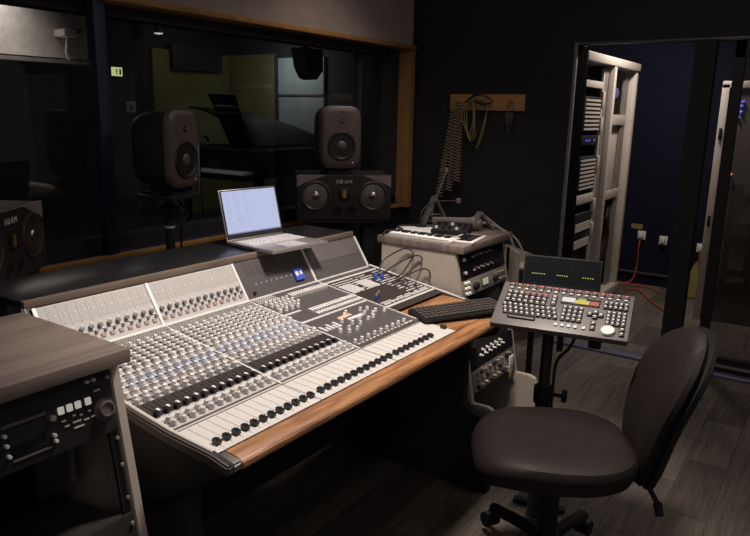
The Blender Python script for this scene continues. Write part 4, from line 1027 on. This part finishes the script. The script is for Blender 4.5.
# ================================================================== live room beyond the window
es = thing('exit_sign', 'small lit yellow green exit sign on the far wall of the live room', 'exit sign', (4.955, 7.985, 1.86))
es.location = (5.62, 7.99, 1.94)
part('case', MB().lo((-.085, -.03, -.06), (.085, 0, .06), .008), 'black', es)
part('face', MB().lo((-.08, -.034, -.055), (.08, -.029, .055), .004), 'exit', es)
part('running_figure', MB().lo((-.012, -.037, -.030), (-.002, -.033, .016)).lo((-.030, -.037, .004), (.016, -.033, .012)).lathe([(0, 0), (.010, .001), (0, .002)], T((.0, -.036, .028)) @ Matrix.Rotation(R(90), 4, 'X'), 10).lo((.0, -.037, -.034), (.018, -.033, -.026)).lo((.034, -.037, -.035), (.060, -.033, .035)), 'green_dark', es)
sp = thing('switch_plate', 'grey square switch plate on the far dark wall under the exit sign', 'switch', (5.82, 7.99, 1.50))
part('plate', MB().lo((-.07, -.015, -.07), (.07, 0, .07), .006), 'pale_blue', sp); part('rocker', MB().lo((-.03, -.022, -.035), (.03, -.014, .035), .003), 'console_dark', sp)
dlp = thing('ceiling_light', 'tiny lit spot lamp above the olive wall of the live room', 'ceiling lamp', (6.10, 7.70, 2.45))
part('housing', MB().cyl((0, 0, 0), (0, 0, .30), .05), 'live_dark', dlp); part('bulb', MB().lathe([(0, -.02), (.05, -.01), (.06, 0), (0, .005)], seg=16), 'dot', dlp)
fx = thing('ceiling_camera_mount', 'white box with bent hanging conduit on the mirrored ceiling board', 'mount', (2.83, 4.52, 1.985))
part('box', MB().lo((-.06, -.05, -.03), (.04, .08, .02), .008), 'white', fx); part('arm', MB().lo((.03, -.03, .0), (.08, .06, .03), .006), 'black', fx)
part('conduit', MB().tube(spline([(-.01, 0, -.03), (-.02, 0, -.09), (-.025, 0, -.14), (.0, 0, -.195)]), .009), 'white', fx)
wb = solo('wall_screen', MB().lo((6.45, 7.86, 2.02), (7.35, 7.95, 2.36), .01), 'live_dark', 'black box screen mounted high on the olive wall', 'screen')
hs = thing('hanging_speaker', 'black wedge speaker hanging from the live room ceiling', 'speaker', (5.78, 4.9, 1.84))
part('cabinet', MB().prism([(-.15, .30), (.16, .30), (.16, .08), (.06, -.02), (-.03, -.0), (-.10, .10)], 'y', -.10, .10, .01), 'void', hs); part('bracket', MB().lo((-.02, 0, .29), (.02, .04, .91)), 'void', hs)
pn = thing('grand_piano', 'black grand piano with raised lid in the live room behind the window', 'piano', (5.45, 6.0, 0))
rim = [(0, -.72), (0, .72), (.55, .72)]+[(.55+1.35*t, .72-.25*math.sin(t*math.pi*.5)-1.05*t**2.2) for t in [k/14 for k in range(1, 15)]]+[(1.86, -.66), (1.80, -.72)]
part('rim', MB().prism(rim, 'z', .76, 1.06, .008), 'piano', pn)
part('rim_edge', MB().tube([(x, y, 1.062) for x, y in rim]+[(0, -.72, 1.062)], .010, 6), 'console_side', pn)
def lidF(u, v): 
    x = .25+1.55*u; z = 1.10+.42*math.sin(min(1, v)*math.pi*.5)*(1-.75*u**2.6)
    return (x, .70-1.1*(1-v)-.9*u**2*v*.5, z)
lm = MB().grid(lidF, 16, 8); bmesh.ops.solidify(lm.bm, geom=lm.bm.faces[:], thickness=.02)
part('lid', lm, 'piano', pn)
part('music_stand', MB().prism([(-.13, 1.66), (.26, 1.66), (.36, 1.40), (.55, 1.07), (.20, 1.07)], 'y', -.10, -.06, .006), 'piano', pn)
part('music_ledge', MB().lo((.0, -.14, 1.45), (.28, -.10, 1.465)), 'remote_grey', pn)
part('keys', MB().lo((-.16, -.62, .80), (0, .62, .83), .004), 'paper', pn); part('key_bed', MB().lo((-.20, -.70, .74), (0, .70, .80), .006), 'piano', pn)
for (x, y) in ((.1, -.6), (.1, .6), (1.55, -.35)): part('leg', MB().cyl((x, y, 0), (x, y, .77), .04, .06), 'piano', pn)
hg = MB()
for x in (.10, .16, .30, .62, .68, 1.30, 1.36): hg.lo((x, -.735, 1.045), (x+.035, -.715, 1.062))
part('hinges', hg, 'chrome', pn)
pl = thing('piano_lamp', 'small chrome lamp curving up at the keyboard end of the piano', 'lamp', (4.75, 5.45, .0))
part('stem', MB().tube(spline([(0, 0, .02), (0, 0, 1.05), (.02, 0, 1.18), (.09, 0, 1.22), (.13, 0, 1.17)]), .012), 'chrome', pl); part('base', MB().lathe([(.13, 0), (.12, .02), (.02, .03), (0, .03)], seg=24), 'black', pl)

# ================================================================== groups of like things
GROUPS = {'studio_monitor': 'small studio monitors', 'wide_monitor': 'wide twin-woofer speakers', 'speaker_stand': 'speaker stands', 'rack_cabinet': 'cream sided rack cabinets',
          'patch_cable': 'patch cords at the patch bay', 'coiled_cable': 'coiled cables on the coat rail', 'server': 'servers in the rack', 'rack_shelf': 'shelves in the server rack',
          'wall_outlet': 'outlets on the navy wall', 'signal_cable': 'cables on the right rack', 'folding_stand': 'folding stands on the rack top', 'power_cable': 'red power cables', 'floor_cable': 'red floor cables',
          'patch_unit': 'rack units with rows of small dots'}
for o in SC.objects:
    k = o.name.split('.')[0]
    if o.parent is None and 'category' in o and k in GROUPS: o['group'] = GROUPS[k]
